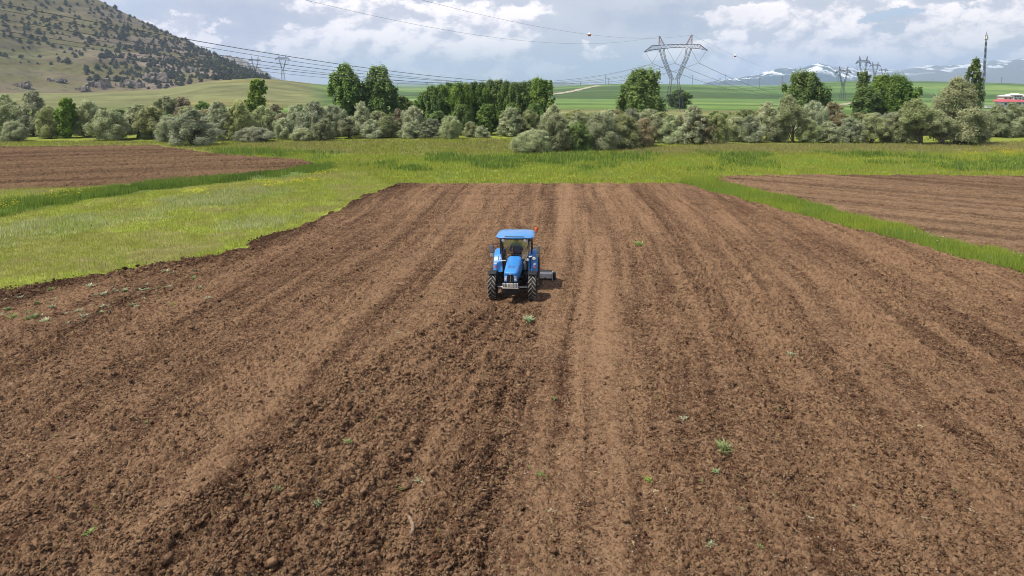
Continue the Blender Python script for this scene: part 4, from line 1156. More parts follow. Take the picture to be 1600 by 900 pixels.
for k, off in enumerate((LINE_S, 0, -LINE_S)):
    for j in (0, 1):
        pts = near_span(off, (8, 0, -8)[k], ARM_Z - 5.3, lambda s: 6.406e-4 * (s - 129.9) ** 2 + 9.83 - .50 * j)
        wire('conductor', pts, .040 if j == 0 else .026, ['nearest and highest', 'middle', 'farthest and lowest'][k] + ' conductor pair of the big pylon, ' + ('upper' if j == 0 else 'lower') + ' strand', 'power line', 'conductors of the near span')
ZL = np.polyfit([75.6, 105.7, 179.4, 238], [22.75, 20.66, 21.16, 26.5], 2); ZR = np.polyfit([87.4, 151.8, 238], [23.15, 21.55, 26.5], 2)
pts = near_span(6.6, 5.6, PH, lambda s: float(np.polyval(ZR, s)))
wire('earth_wire', pts, .022, 'upper thin wire crossing the sky with a marker ball, right one', 'power line', 'earth wires of the near span')
a, _ = az_el(923, 54); BALL_AT = min(pts, key=lambda p: abs(math.atan2(p[0], p[1]) - a))
pts = near_span(-6.6, -5.6, PH, lambda s: float(np.polyval(ZL, s)))
wire('earth_wire', pts, .022, 'upper thin wire crossing the sky without a ball, left one', 'power line', 'earth wires of the near span')
# spans beyond the pylon
T2 = FP[0]
BALL_W = plain('ball_white', (.80, .76, .74), (.72, .68, .66), .4); BALL_R = plain('ball_red', (.45, .06, .04), (.38, .05, .03), .4)
def ball(loc, lab, r):
    root = empty('marker_ball', loc)
    for nm, m, s in (('upper_shell', BALL_W, 1), ('lower_shell', BALL_R, -1)):
        mb = MB(); rings = []
        for i in range(6):
            th = i / 5 * math.pi / 2 * .98; rings.append([(r * math.cos(th) * math.cos(2 * math.pi * k / 16), r * math.cos(th) * math.sin(2 * math.pi * k / 16), s * r * math.sin(th)) for k in range(16)])
        mb.loft(rings).build(nm, m, root, smooth=True)
    tag(root, lab, 'marker ball', 'aircraft marker balls')
ball(BALL_AT, 'white and red marker ball hanging on the wire left of the big pylon', .45)
def span(a, b, sag, r, lab, n=40, name='conductor', grp='conductors of the far spans'):
    pts = [tuple(Vector(a).lerp(Vector(b), t) - Vector((0, 0, sag * 4 * t * (1 - t)))) for t in np.linspace(0, 1, n)]
    wire(name, pts, r, lab, 'power line', grp); return pts
for off, nm in ((-8, 'left'), (0, 'middle'), (8, 'right')):
    span(phase_point(T1, off, ARM_Z - 5.3), phase_point(T2, off, ARM_Z - 5.3), 17, .07, nm + ' conductor dropping away to the right behind the big pylon')
ep = span(phase_point(T1, 5.6, PH), phase_point(T2, 5.6, PH), 14, .025, 'earth wire with a marker ball running right from the big pylon', name='earth_wire', grp='earth wires of the far spans')
a2, _ = az_el(1149, 110); b2 = min(ep, key=lambda p: abs(math.atan2(p[0], p[1]) - a2))
ball(b2, 'small white marker ball in the sky right of the big pylon', .55)
for off, nm in ((-8, 'left'), (0, 'middle'), (8, 'right')):
    span(phase_point(FP[5], off, ARM_Z - 5.3), phase_point(FP[6], off, ARM_Z - 5.3), 5, .10, nm + ' wire hung between the two pylons on the left spur', 14, grp='wires between the left pylons')

def pole_on(px, top_y, r, lab, kind='wood'):
    a, _ = az_el(px, 130); x, y = r * math.sin(a), r * math.cos(a); zb = float(terrain(np.array([x]), np.array([y]))[0])
    zt = at_range(px, top_y, r)[2]; h = max(zt - zb, 6)
    root = empty('utility_pole', (x, y, zb - .5))
    MB().tube([(0, 0, 0), (0, 0, h)], [.42, .28], 8).build('post', WIRE, root, smooth=True)
    mb = MB(); mb.box((0, 0, h - 1.2), (4.2, .35, .45)); mb.box((0, 0, h - 3.4), (3.2, .35, .4)); mb.build('crossbar', WIRE, root)
    for sx in (-1.8, 0, 1.8): MB().tube([(sx, 0, h - 1.0), (sx, 0, h - .1)], [.18, .12], 6).build('insulator', GLASS_INS, root)
    tag(root, lab, 'pole', 'poles along the far crest')
for px, ty, lab in [(946, 118, 'dark pole on the green crest where the dirt track tops out'), (951, 121, 'shorter pole beside the one above the dirt track'), (907, 128, 'small pole on the crest at the pale dirt track'),
                    (1082, 117, 'pole on the crest just right of the big pylon'), (1125, 121, 'short pole on the crest under the snowy foot of the ridge'), (1133, 116, 'taller pole on the crest under the snow patch'),
                    (1169, 120, 'crest pole first right of the snow patch'), (1187, 121, 'crest pole second right of the snow patch'), (1255, 106, 'tall pole behind the round poplar'), (1310, 117, 'pole left of the nearest far pylon'),
                    (1565, 120, 'thin pole on the crest above the building'), (667, 129, 'faint pole on the crest before the poplar block'), (1396, 117, 'pole right of the last far pylon')]:
    pole_on(px, ty, 1430, lab)

# slim lattice mast on the right, and the red-white one behind the round poplar
def mast(px, top_y, r, w0, w1, mat, lab, drum=True):
    a, _ = az_el(px, 130); x, y = r * math.sin(a), r * math.cos(a); zb = float(terrain(np.array([x]), np.array([y]))[0]); h = at_range(px, top_y, r)[2] - zb
    root = empty('lattice_mast', (x, y, zb))
    mb = MB(); n = 12 if drum else 7
    lattice(mb, sq(0, 0, -.5, w0, w0), sq(0, 0, h, w1, w1), n, .10, .05)
    mb.build('mast_body', mat, root)
    if drum:
        MB().tube([(0, 0, h - 3.2), (0, 0, h)], w1 * 2.6, 12).build('antenna_drum', STEEL, root, smooth=True)
        for k in range(3):
            th = k * 2.1; mb = MB(); mb.box((math.cos(th) * w1 * 2.9, math.sin(th) * w1 * 2.9, h - 1.6), (.5, .9, 2.4), (0, 0, th)); mb.build('antenna_panel', BALL_W, root, bevel=.08)
        MB().tube([(0, 0, h), (0, 0, h + 1.6)], .12, 6).build('lightning_rod', STEEL, root)
    tag(root, lab, 'mast', 'lattice masts')
mast(1537, 54.5, 520, .70, .26, STEEL, 'tall slim telecom mast right of the columnar poplar')
mast(1222.5, 119, 1350, 1.8, .6, STEEL_RED, 'red and white lattice mast on the crest left of the round poplar', False)

# ------------------------------------------------------------------ building with the red skirt roof, and the car beside it
WALL_C = plain('render_cream', (.62, .55, .47), (.54, .47, .40), .9, scale=.3); WALL_W = plain('render_white', (.74, .72, .70), (.66, .64, .62), .9, scale=.3)
ROOF_W = plain('pale_roof', (.72, .71, .72), (.62, .61, .62), .7, scale=.3); ROOF_R = plain('red_roof', (.48, .10, .12), (.40, .085, .10), .7, scale=.5); WIN = plain('window_glass', (.06, .07, .09), (.03, .035, .05), .15, scale=1)
def building():
    x, y, z = at_range(1578, 158.5, 455); zb = float(terrain(np.array([x]), np.array([y]))[0])
    root = empty('building', (x + 2, y, zb - .3), R(-12), (.84, .84, .84))
    b = max(z - zb, 0) * .5
    def hip(nm, c, d, rise, mat, ov=.5):
        cx, cy, cz = c; wx, wy = d[0] / 2 + ov, d[1] / 2 + ov; k = .45
        mb = MB(); mb.loft([[(cx - wx, cy - wy, cz), (cx + wx, cy - wy, cz), (cx + wx, cy + wy, cz), (cx - wx, cy + wy, cz)], [(cx - wx, cy - wy, cz + .25), (cx + wx, cy - wy, cz + .25), (cx + wx, cy + wy, cz + .25), (cx - wx, cy + wy, cz + .25)],
                            [(cx - wx * k, cy - wy * .1, cz + rise), (cx + wx * k, cy - wy * .1, cz + rise), (cx + wx * k, cy + wy * .1, cz + rise), (cx - wx * k, cy + wy * .1, cz + rise)]])
        return mb.build(nm, mat, root)
    MB().box((0, 0, 1.6 + b / 2), (17, 10, 3.2 + b)).build('ground_floor_wall', WALL_W, root)
    MB().loft([[(-9.6, -6.2, 2.9 + b), (9.6, -6.2, 2.9 + b), (9.6, 6.2, 2.9 + b), (-9.6, 6.2, 2.9 + b)], [(-7.6, -4.6, 4.5 + b), (7.6, -4.6, 4.5 + b), (7.6, 4.6, 4.5 + b), (-7.6, 4.6, 4.5 + b)]]).build('skirt_roof', ROOF_R, root)
    MB().box((-4.8, 0, 5.2 + b), (5.4, 8, 2.0)).build('upper_wall', WALL_C, root); MB().box((5.4, 0, 5.0 + b), (5.6, 8, 1.8)).build('upper_wall', WALL_C, root)
    MB().box((.2, -.6, 5.6 + b), (5.0, 8.6, 3.0)).build('tower_wall', WALL_W, root)
    hip('roof', (-4.8, 0, 6.2 + b), (5.4, 8), 1.0, ROOF_W); hip('roof', (5.4, 0, 5.9 + b), (5.6, 8), 1.0, ROOF_W); hip('tower_roof', (.2, -.6, 7.1 + b), (5.0, 8.6), 1.1, ROOF_W, .9)
    for wx, wz, yy in [(-6.2, 5.2, -4.03), (-3.8, 5.2, -4.03), (-1.2, 6.2, -4.93), (.2, 6.2, -4.93), (1.6, 6.2, -4.93), (-1.0, 4.9, -4.93), (1.4, 4.9, -4.93), (4.4, 5.0, -4.03), (6.4, 5.0, -4.03)]:
        MB().box((wx, yy, wz + b), (.9, .08, .8)).build('window', WIN, root, bevel=.02)
    for wx in (-6.5, -4, -1.5, 1.5, 4, 6.5): MB().box((wx, -5.03, 1.6 + b), (1.2, .08, 1.3)).build('window', WIN, root, bevel=.02)
    MB().box((0, -5.04, 1.2 + b * 0 + b), (1.1, .1, 2.2)).build('door', WIN, root)
    tag(root, 'cream building with white roofs and a red skirt roof behind the right trees', 'building')
    return root, b
BLD, BB = building()
def car():
    x, y, z = at_range(1546, 159, 445); zb = float(terrain(np.array([x]), np.array([y]))[0])
    root = empty('parked_car', (x, y, zb), R(8))
    CW_ = plain('car_white', (.72, .72, .72), (.66, .66, .66), .3, coat=.4)
    def sec(xx, w_, z0, z1): return [(xx, -w_, z0), (xx, -w_, z1 - .12), (xx, -w_ * .9, z1), (xx, w_ * .9, z1), (xx, w_, z1 - .12), (xx, w_, z0)]
    MB().loft([sec(-2.1, .7, .4, .8), sec(-1.9, .82, .3, .92), sec(-.9, .86, .28, .98), sec(.9, .86, .28, 1.0), sec(1.9, .82, .3, .98), sec(2.1, .74, .42, .9)]).build('body', CW_, root, smooth=True)
    MB().loft([sec(-1.1, .74, .95, .99), sec(-.5, .70, .95, 1.44), sec(.9, .70, .95, 1.46), sec(1.7, .74, .95, 1.02)]).build('cabin_glass', WIN, root, smooth=True)
    MB().box((.2, 0, 1.47), (1.5, 1.25, .05)).build('roof', CW_, root, bevel=.02)
    for sx in (-1.3, 1.35):
        for sy in (-.8, .8): MB().tube([(sx, sy - .1, .32), (sx, sy + .1, .32)], .32, 14).build('wheel', WIN, root)
    tag(root, 'small white car parked left of the building with the red roof', 'car')
car()
# ------------------------------------------------------------------ the tractor; it faces the camera (local -Y)
BLUE = plain('tractor_blue', (.035, .23, .63), (.10, .24, .48), .36, 0, scale=2.2, coat=.3, lo=.50, hi=.80)
def dusty(name, c, dust, rough=.8, lo=.45, hi=.8, scale=5, metal=0.):
    return plain(name, c, dust, rough, metal, scale=scale, lo=lo, hi=hi, bump=.15)
BLACK = dusty('black_paint', (.010, .010, .012), (.026, .022, .018), .55)
ROOFB = plain('roof_blue_sky_sheen', (.060, .23, .56), (.10, .26, .52), .38, 0, scale=3, coat=.4)  # roof copy of the body blue, sky reflection mixed into its colour
RUBBER = dusty('tyre_rubber', (.016, .015, .015), (.045, .037, .030), .85, .45, .8, 3)
LUG = dusty('dusty_lug', (.27, .235, .20), (.13, .11, .09), .9, .3, .7, 7)
RIM = dusty('wheel_rim', (.42, .42, .43), (.20, .17, .14), .5, .4, .8, 4, .2)
CHROME = plain('lamp_reflector', (.75, .76, .78), (.60, .62, .66), .15, .3, scale=9)
LENS = plain('headlamp_lens', (.42, .52, .72), (.62, .68, .80), .12, .1, scale=9, coat=.6)
AMBER = plain('amber_lens', (.62, .11, .015), (.55, .08, .01), .25, 0, scale=9); REDL = plain('red_lens', (.40, .03, .03), (.32, .02, .02), .25)
WHITE = plain('white_paint', (.72, .71, .68), (.55, .52, .47), .5, scale=8); PALE_STEEL = dusty('worn_pale_steel', (.78, .74, .68), (.58, .50, .42), .6, .35, .75, 3, .2)
GREY_T = plain('grey_plastic', (.16, .16, .17), (.10, .10, .105), .6); SEATF = plain('seat_fabric', (.035, .035, .04), (.06, .055, .05), .9)
GLASS = bpy.data.materials.new('cab_glass'); GLASS.use_nodes = True
gt = GLASS.node_tree; gt.nodes.clear()
go_ = gt.nodes.new('ShaderNodeOutputMaterial'); gm = gt.nodes.new('ShaderNodeMixShader'); gtr = gt.nodes.new('ShaderNodeBsdfTransparent'); ggl = gt.nodes.new('ShaderNodeBsdfGlossy')
gtr.inputs[0].default_value = (.93, .97, .96, 1); ggl.inputs['Roughness'].default_value = .03; gfr = gt.nodes.new('ShaderNodeFresnel'); gfr.inputs[0].default_value = 1.5
gt.links.new(math_n(gt, 'ADD', gfr.outputs[0], .05), gm.inputs[0]); gt.links.new(gtr.outputs[0], gm.inputs[1]); gt.links.new(ggl.outputs[0], gm.inputs[2]); gt.links.new(gm.outputs[0], go_.inputs[0])

tx, ty = G(801.5, 468, .12)
TR = empty('tractor', (tx, ty, .14), 0)
TR.rotation_euler = (R(.6), R(-.8), -R(6.0))
tag(TR, 'blue tractor with a glazed cab driving over the tilled field', 'tractor')

def wheel(x, y, rad, wid, lugs, front):
    s = 1 if x > 0 else -1
    w_ = empty('front_wheel' if front else 'rear_wheel', (x, y, rad)); w_.parent = TR
    hw = wid / 2; ri = rad * (.56 if front else .60)
    prof = [(-hw * .72, ri), (-hw * .95, ri * 1.06), (-hw * 1.0, rad * .82), (-hw * .92, rad * .925), (-hw * .55, rad * .955), (0, rad * .962), (hw * .55, rad * .955), (hw * .92, rad * .925), (hw, rad * .82), (hw * .95, ri * 1.06), (hw * .72, ri)]
    MB().lathe_x(prof, 0, 48).build('tyre', RUBBER, w_, smooth=True)
    mb = MB()
    for k in range(lugs):
        for side in (-1, 1):
            a0 = 2 * math.pi * (k + (.5 if side > 0 else 0)) / lugs
            da = .95 * math.pi * 2 / lugs                    # the lug sweeps backwards from the centre line
            rings = []
            for i in range(5):
                t = i / 4; xx = side * (hw * .04 + t * hw * .98); a = a0 + da * t ** 1.15
                rr = rad * (.962 - .035 * t ** 3); hgt = rad * (.052 if front else .05) * (1 if t < .8 else .7); th = .026 + .006 * t
                da_ = th / rad
                r0, r1 = rr - .02, rr + hgt
                rings.append([(xx, r0 * math.cos(a - da_ * 1.3), r0 * math.sin(a - da_ * 1.3)), (xx, r1 * math.cos(a - da_), r1 * math.sin(a - da_)), (xx, r1 * math.cos(a + da_), r1 * math.sin(a + da_)), (xx, r0 * math.cos(a + da_ * 1.3), r0 * math.sin(a + da_ * 1.3))])
            mb.loft(rings)
    mb.build('tread_lugs', LUG, w_)
    MB().lathe_x([(-hw * .70, ri * 1.0), (-hw * .62, ri * .93), (-hw * .2, ri * .88), (s * hw * .25, ri * .5), (s * hw * .30, .01)], 0, 32).build('rim', RIM, w_, smooth=True)
    MB().lathe_x([(s * hw * .25, .15), (s * hw * .62, .13), (s * hw * .66, .02)], 0, 16).build('hub', BLACK, w_, smooth=True)
FR, RRD, WB = .60, .81, 2.12
for s in (-1, 1):
    wheel(s * .90, 0, FR, .34, 17, True); wheel(s * .83, WB, RRD, .44, 20, False)
# chassis, front axle, weights
mb = MB(); mb.box((0, .75, .78), (.42, 2.9, .40)); mb.box((0, 2.2, .86), (.62, 1.2, .5)); mb.box((0, -.45, .74), (.50, .7, .34)); mb.build('chassis', BLACK, TR, bevel=.03)
mb = MB(); mb.tube([(-.80, 0, .60), (-.3, 0, .55), (.3, 0, .55), (.80, 0, .60)], [.10, .09, .09, .10], 12); mb.box((0, 0, .56), (.34, .30, .24)); mb.build('front_axle', BLACK, TR, smooth=True)
mb = MB(); mb.tube([(-.85, WB, RRD), (.85, WB, RRD)], .14, 14); mb.build('rear_axle', BLACK, TR, smooth=True)
for s in (-1, 1): MB().tube([(s * .18, -.16, .60), (s * .66, -.18, .62)], .035, 8).build('steering_ram', PALE_STEEL, TR, smooth=True)
mb = MB(); mb.box((0, -.86, .72), (.80, .16, .18)); mb.box((0, -.80, .56), (.60, .2, .16)); mb.build('weight_carrier', BLACK, TR, bevel=.02)
for k in range(10):
    xk = -.315 + k * .07
    MB().loft([[(xk - .024, -1.02, .86), (xk + .024, -1.02, .86), (xk + .024, -.90, .86), (xk - .024, -.90, .86)], [(xk - .024, -1.05, .90), (xk + .024, -1.05, .90), (xk + .024, -.90, .90), (xk - .024, -.90, .90)],
               [(xk - .024, -1.04, 1.03), (xk + .024, -1.04, 1.03), (xk + .024, -.92, 1.03), (xk - .024, -.92, 1.03)]]).build('front_weight', RIM if k not in (3, 5) else PALE_STEEL, TR, bevel=.006)
MB().box((0, -1.03, .835), (.72, .05, .035)).build('weight_bar', PALE_STEEL, TR, bevel=.01)
# hood
def hsec(y, hw, zb, zt, cr=.7):
    P = []
    for k in range(13):
        a = math.pi * k / 12; cx = math.cos(a); sz = math.sin(a)
        P.append((hw * math.copysign(abs(cx) ** .42, cx) * (1 - .10 * sz), y, zb + (zt - zb) * (.62 + .38 * sz ** .8) if 0 < k < 12 else zb + (zt - zb) * .62))
    return [(hw * .98, y, zb)] + P + [(-hw * .98, y, zb)]
MB().loft([hsec(-.90, .22, 1.40, 1.46), hsec(-.86, .275, 1.38, 1.51), hsec(-.72, .305, 1.16, 1.56), hsec(-.40, .325, 1.10, 1.60), hsec(.2, .345, 1.08, 1.64), hsec(.9, .365, 1.08, 1.69), hsec(1.10, .37, 1.08, 1.70)]).build('hood', BLUE, TR, smooth=True)
MB().loft([hsec(-.62, .29, .94, 1.18), hsec(.2, .31, .90, 1.12), hsec(1.10, .33, .90, 1.14)]).build('engine_side', BLACK, TR, bevel=.01)
MB().loft([[(-.155, -.865, 1.05), (.155, -.865, 1.05), (.125, -.90, 1.395), (-.125, -.90, 1.395)], [(-.155, -.66, 1.05), (.155, -.66, 1.05), (.125, -.66, 1.395), (-.125, -.66, 1.395)]]).build('grille', BLACK, TR, bevel=.01)
MB().box((0, -.895, 1.22), (.022, .03, .33), (R(-6), 0, 0)).build('grille_bar', GREY_T, TR)
for s in (-1, 1):
    MB().loft([[(s * .16, -.865, 1.05), (s * .295, -.81, 1.05), (s * .275, -.85, 1.36), (s * .13, -.905, 1.395)], [(s * .16, -.66, 1.05), (s * .295, -.64, 1.05), (s * .275, -.64, 1.36), (s * .13, -.66, 1.395)]]).build('nose_panel', BLUE, TR, bevel=.015)
    hl = MB().loft([[(s * .175, -.880, 1.10), (s * .275, -.838, 1.10), (s * .262, -.870, 1.31), (s * .155, -.915, 1.345)], [(s * .175, -.85, 1.10), (s * .275, -.80, 1.10), (s * .262, -.84, 1.31), (s * .155, -.88, 1.345)]]).build('headlight', LENS, TR, bevel=.008)
    MB().lathe_x([(-.04, .02), (0, .04), (.03, .02)], s * .215, 12, (-.875, 1.18)).build('bulb', CHROME, hl)
mb = MB()
for s in (-1, 1): mb.loft([[(0, -.915, 1.40), (s * .03, -.913, 1.44), (s * .055, -.903, 1.46), (s * .035, -.91, 1.41)], [(0, -.86, 1.40), (s * .03, -.86, 1.44), (s * .055, -.86, 1.46), (s * .035, -.86, 1.41)]])
mb.build('hood_emblem', WHITE, TR)
for k in range(5): MB().box((0, -.52 + k * .07, 1.587 + k * .006), (.30, .016, .010)).build('hood_vent', GREY_T, TR)
# front mudguards
for s in (-1, 1):
    rings = []
    for i in range(11):
        a = R(66 + i * 9.5); rr = FR + .08
        rings.append([(s * .72, -rr * math.cos(a), FR + rr * math.sin(a)), (s * 1.10, -rr * math.cos(a), FR + rr * math.sin(a) - .015), (s * 1.10, -(rr + .025) * math.cos(a), FR + (rr + .025) * math.sin(a) - .015), (s * .72, -(rr + .03) * math.cos(a), FR + (rr + .03) * math.sin(a))])
    mb = MB().loft(rings); mb.tube([(s * .72, .05, FR + FR + .08), (s * .62, .1, 1.0), (s * .5, .12, .72)], .03, 8); mb.build('front_mudguard', BLACK, TR)
# rear fenders
for s in (-1, 1):
    rings = []
    for i in range(13):
        a = R(6 + i * 12.5); rr = RRD + .12
        wo = 1.02 if a < R(120) else 1.0
        y_, z_ = WB - rr * math.cos(a), RRD + rr * math.sin(a)
        y2, z2 = WB - (rr + .03) * math.cos(a), RRD + (rr + .03) * math.sin(a)
        y3, z3 = WB - (rr - .07) * math.cos(a), RRD + (rr - .07) * math.sin(a)
        rings.append([(s * .60, y_, z_), (s * wo * .98, y_, z_), (s * wo, y3, z3), (s * (wo + .02), y3, z3), (s * (wo + .02), y2 * .8 + y_ * .2, z_), (s * wo * .985, y2, z2), (s * .60, y2, z2)])
    fd = MB().loft(rings).build('rear_fender', BLUE, TR, smooth=True)
    MB().box((s * .92, WB - .97, RRD + .36), (.09, .04, .10), (R(-20), 0, 0)).build('marker_light', AMBER, TR, bevel=.015)
    MB().box((s * .92, WB - .97, RRD + .52), (.12, .05, .10), (R(-25), 0, 0)).build('position_light', CHROME, TR, bevel=.015)
# cab
def cabpt(x, y, z): return (x, y, z)
Z0, Z1 = 1.02, 2.51
FB, FT = (.56, 1.18), (.66, 1.30)      # front pillar foot / head (x, y)
MBm, MT = (.74, 1.66), (.74, 1.76)
RB_, RT = (.72, 2.32), (.70, 2.30)
for s in (-1, 1):
    MB().tube([(s * FB[0], FB[1], Z0), (s * (FB[0] + .03), FB[1] - .01, 1.7), (s * FT[0], FT[1], Z1)], .042, 8).build('front_pillar', BLACK, TR, smooth=True)
    MB().tube([(s * MBm[0], MBm[1], 1.35), (s * MT[0], MT[1], Z1)], .035, 8).build('door_pillar', BLACK, TR, smooth=True)
    MB().tube([(s * RB_[0], RB_[1], 1.55), (s * RT[0], RT[1], Z1)], .045, 8).build('rear_pillar', BLACK, TR, smooth=True)
    def pane(P, nm):
        P = [Vector(p) for p in P]; nrm = (P[1] - P[0]).cross(P[2] - P[0]).normalized() * .006
        MB().loft([[p - nrm for p in P], [p + nrm for p in P]]).build(nm, GLASS, TR)
    pane([(s * (FB[0] + .01), FB[1] + .05, Z0 + .05), (s * (MBm[0] - .01), MBm[1] - .05, 1.12), (s * MT[0], MT[1] - .05, Z1 - .03), (s * FT[0], FT[1] + .05, Z1 - .03)], 'door_glass')
    pane([(s * MBm[0], MBm[1] + .06, 1.70), (s * RB_[0], RB_[1] - .06, 1.70), (s * RT[0], RT[1] - .06, Z1 - .03), (s * MT[0], MT[1] + .06, Z1 - .03)], 'side_glass')
    MB().tube([(s * FB[0], FB[1] + .04, Z0), (s * MBm[0], MBm[1], 1.10), (s * MBm[0], MBm[1], 1.35)], .03, 8).build('door_frame', BLACK, TR, smooth=True)
    MB().tube([(s * .80, 1.30, 1.45), (s * .80, 1.36, 1.62)], .016, 6).build('door_handle', GREY_T, TR)
    # steps below the door
    mb = MB()
    for k in range(3): mb.box((s * .80, 1.42, .42 + .24 * k), (.30, .26, .03))
    mb.box((s * .66, 1.42, .68), (.03, .24, .66)); mb.build('steps', BLACK, TR)
    # mirrors
    mr = MB().tube([(s * .70, 1.28, 2.26), (s * 1.00, 1.16, 2.24), (s * 1.08, 1.12, 2.20), (s * 1.08, 1.12, 1.74)], .016, 6).build('mirror_arm', BLACK, TR, smooth=True)
    MB().box((s * 1.09, 1.10, 2.02), (.20, .09, .34)).build('mirror', GREY_T, mr, bevel=.03)
    MB().box((s * 1.08, 1.10, 1.74), (.17, .08, .17)).build('mirror', RIM if s < 0 else GREY_T, mr, bevel=.03)
P = [(-FB[0] + .03, FB[1] - .02, 1.10), (FB[0] - .03, FB[1] - .02, 1.10), (FT[0] - .03, FT[1] - .02, Z1 - .03), (-FT[0] + .03, FT[1] - .02, Z1 - .03)]
pane(P, 'windscreen')
pane([(-RB_[0] + .04, RB_[1] + .02, 1.45), (RB_[0] - .04, RB_[1] + .02, 1.45), (RT[0] - .04, RT[1] + .02, Z1 - .03), (-RT[0] + .04, RT[1] + .02, Z1 - .03)], 'rear_window')
mb = MB(); mb.box((0, 1.78, .98), (1.14, 1.15, .10)); mb.box((0, 2.30, 1.10), (1.3, .06, .24)); mb.build('cab_floor', BLACK, TR, bevel=.02)
MB().tube([(-.5, 1.35, 2.46), (0, 1.32, 2.47), (.5, 1.35, 2.46)], .03, 6).build('roof_crossbar', BLACK, TR)
mb = MB(); mb.box((0, 1.32, 1.32), (.40, .16, .44), (R(-15), 0, 0)); mb.build('dashboard', GREY_T, TR, bevel=.04)
# steering wheel
mb = MB(); c = Vector((0, 1.44, 1.70)); nrm = Vector((0, -.5, -.85)).normalized(); u = Vector((1, 0, 0)); v = nrm.cross(u)
mb.tube([c + (u * math.cos(a) + v * math.sin(a)) * .20 for a in np.linspace(0, 2 * math.pi, 25)], .018, 6, caps=False)
for a in (.5, 2.6, 4.7): mb.tube([c, c + (u * math.cos(a) + v * math.sin(a)) * .2], .014, 6)
mb.tube([c, c + nrm * .35], .025, 8); mb.build('steering_wheel', BLACK, TR, smooth=True)
mb = MB(); mb.box((0, 1.98, 1.42), (.50, .44, .14)); mb.box((0, 2.20, 1.68), (.44, .10, .44), (R(-8), 0, 0)); mb.box((0, 1.98, 1.19), (.36, .36, .34)); mb.build('seat', SEATF, TR, bevel=.04, smooth=True)
# roof
def rs(z, wx0, y0, y1, ch): return [(-wx0 + ch, y0, z), (wx0 - ch, y0, z), (wx0, y0 + ch, z), (wx0, y1 - ch, z), (wx0 - ch, y1, z), (-wx0 + ch, y1, z), (-wx0, y1 - ch, z), (-wx0, y0 + ch, z)]
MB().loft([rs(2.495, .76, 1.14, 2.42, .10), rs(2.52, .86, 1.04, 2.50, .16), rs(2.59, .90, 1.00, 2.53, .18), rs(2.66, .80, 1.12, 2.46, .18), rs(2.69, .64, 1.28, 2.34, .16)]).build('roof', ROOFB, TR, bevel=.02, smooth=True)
MB().box((0, 1.050, 2.628), (.92, .05, .022), (R(-35), 0, 0)).build('roof_vent_slot', BLACK, TR)
mb = MB(); mb.box((0, 1.10, 2.51), (1.18, .05, .05)); mb.build('visor_strip', BLACK, TR)
for x, y, z in ((-.52, 1.0, 2.50), (.50, 1.0, 2.50)):
    wl = MB().tube([(x, y + .10, z), (x, y + .02, z), (x, y - .04, z - .02)], [.05, .085, .09], 14).build('work_light', BLACK, TR, smooth=True)
    MB().tube([(x, y - .038, z - .02), (x, y - .055, z - .022)], [.082, .07], 14).build('lens', CHROME, wl, smooth=True)
for x, y, z, r_ in ((.60, 1.02, 1.55, .075), (.90, 1.06, 1.60, .095)):
    wl = MB().tube([(x, y + .09, z), (x, y, z)], [.04, r_], 12).build('hand_rail_light', BLACK, TR, smooth=True)
    MB().tube([(x, y - .004, z), (x, y - .025, z)], [r_ * .9, r_ * .7], 12).build('lens', WHITE, wl, smooth=True)
mb = MB(); mb.tube([(.42, 1.10, 1.55), (.62, 1.12, 1.56), (.98, 1.14, 1.58)], .02, 6); mb.tube([(.72, 1.12, .98), (.72, 1.12, 1.6)], .02, 6); mb.build('hand_rail', BLACK, TR, smooth=True)
MB().tube([(.66, 1.05, 1.68), (.82, 1.06, 1.71)], .028, 8).build('rail_grip', WHITE, TR)
MB().tube([(-.40, 1.05, 1.50), (-.72, 1.10, 1.46)], .020, 8).build('rail_grip', WHITE, TR)
# exhaust at the right front pillar
mb = MB(); mb.tube([(.47, 1.00, 1.1), (.47, 1.00, 1.45)], .075, 12); mb.build('silencer', GREY_T, TR, smooth=True)
mb = MB(); mb.tube([(.47, 1.00, 1.45), (.60, 1.06, 1.75), (.70, 1.10, 2.40)], .036, 10); mb.build('exhaust_pipe', GREY_T, TR, smooth=True)
# fuel tank and tool box
mb = MB(); mb.loft([hsec(.78, .14, .55, .95), hsec(1.55, .15, .52, .98)]); ft = mb.build('fuel_tank', BLACK, TR); ft.location = (.50, 0, 0)
bc = MB().tube([(.80, 2.25, 2.56), (.94, 2.25, 2.60), (.94, 2.25, 2.64)], .022, 8).build('beacon_stalk', BLACK, TR, smooth=True)
MB().tube([(.94, 2.25, 2.63), (.94, 2.25, 2.78), (.94, 2.25, 2.82)], [.085, .08, .04], 16).build('beacon', AMBER, TR, smooth=True)
for s in (-1, 1): MB().tube([(s * .40, 2.70, .62), (s * .44, 2.92, .36)], .035, 8).build('hitch_arm', BLACK, TR, smooth=True)
MB().tube([(0, 2.68, 1.05), (0, 2.92, .95)], .03, 8).build('top_link', BLACK, TR, smooth=True)

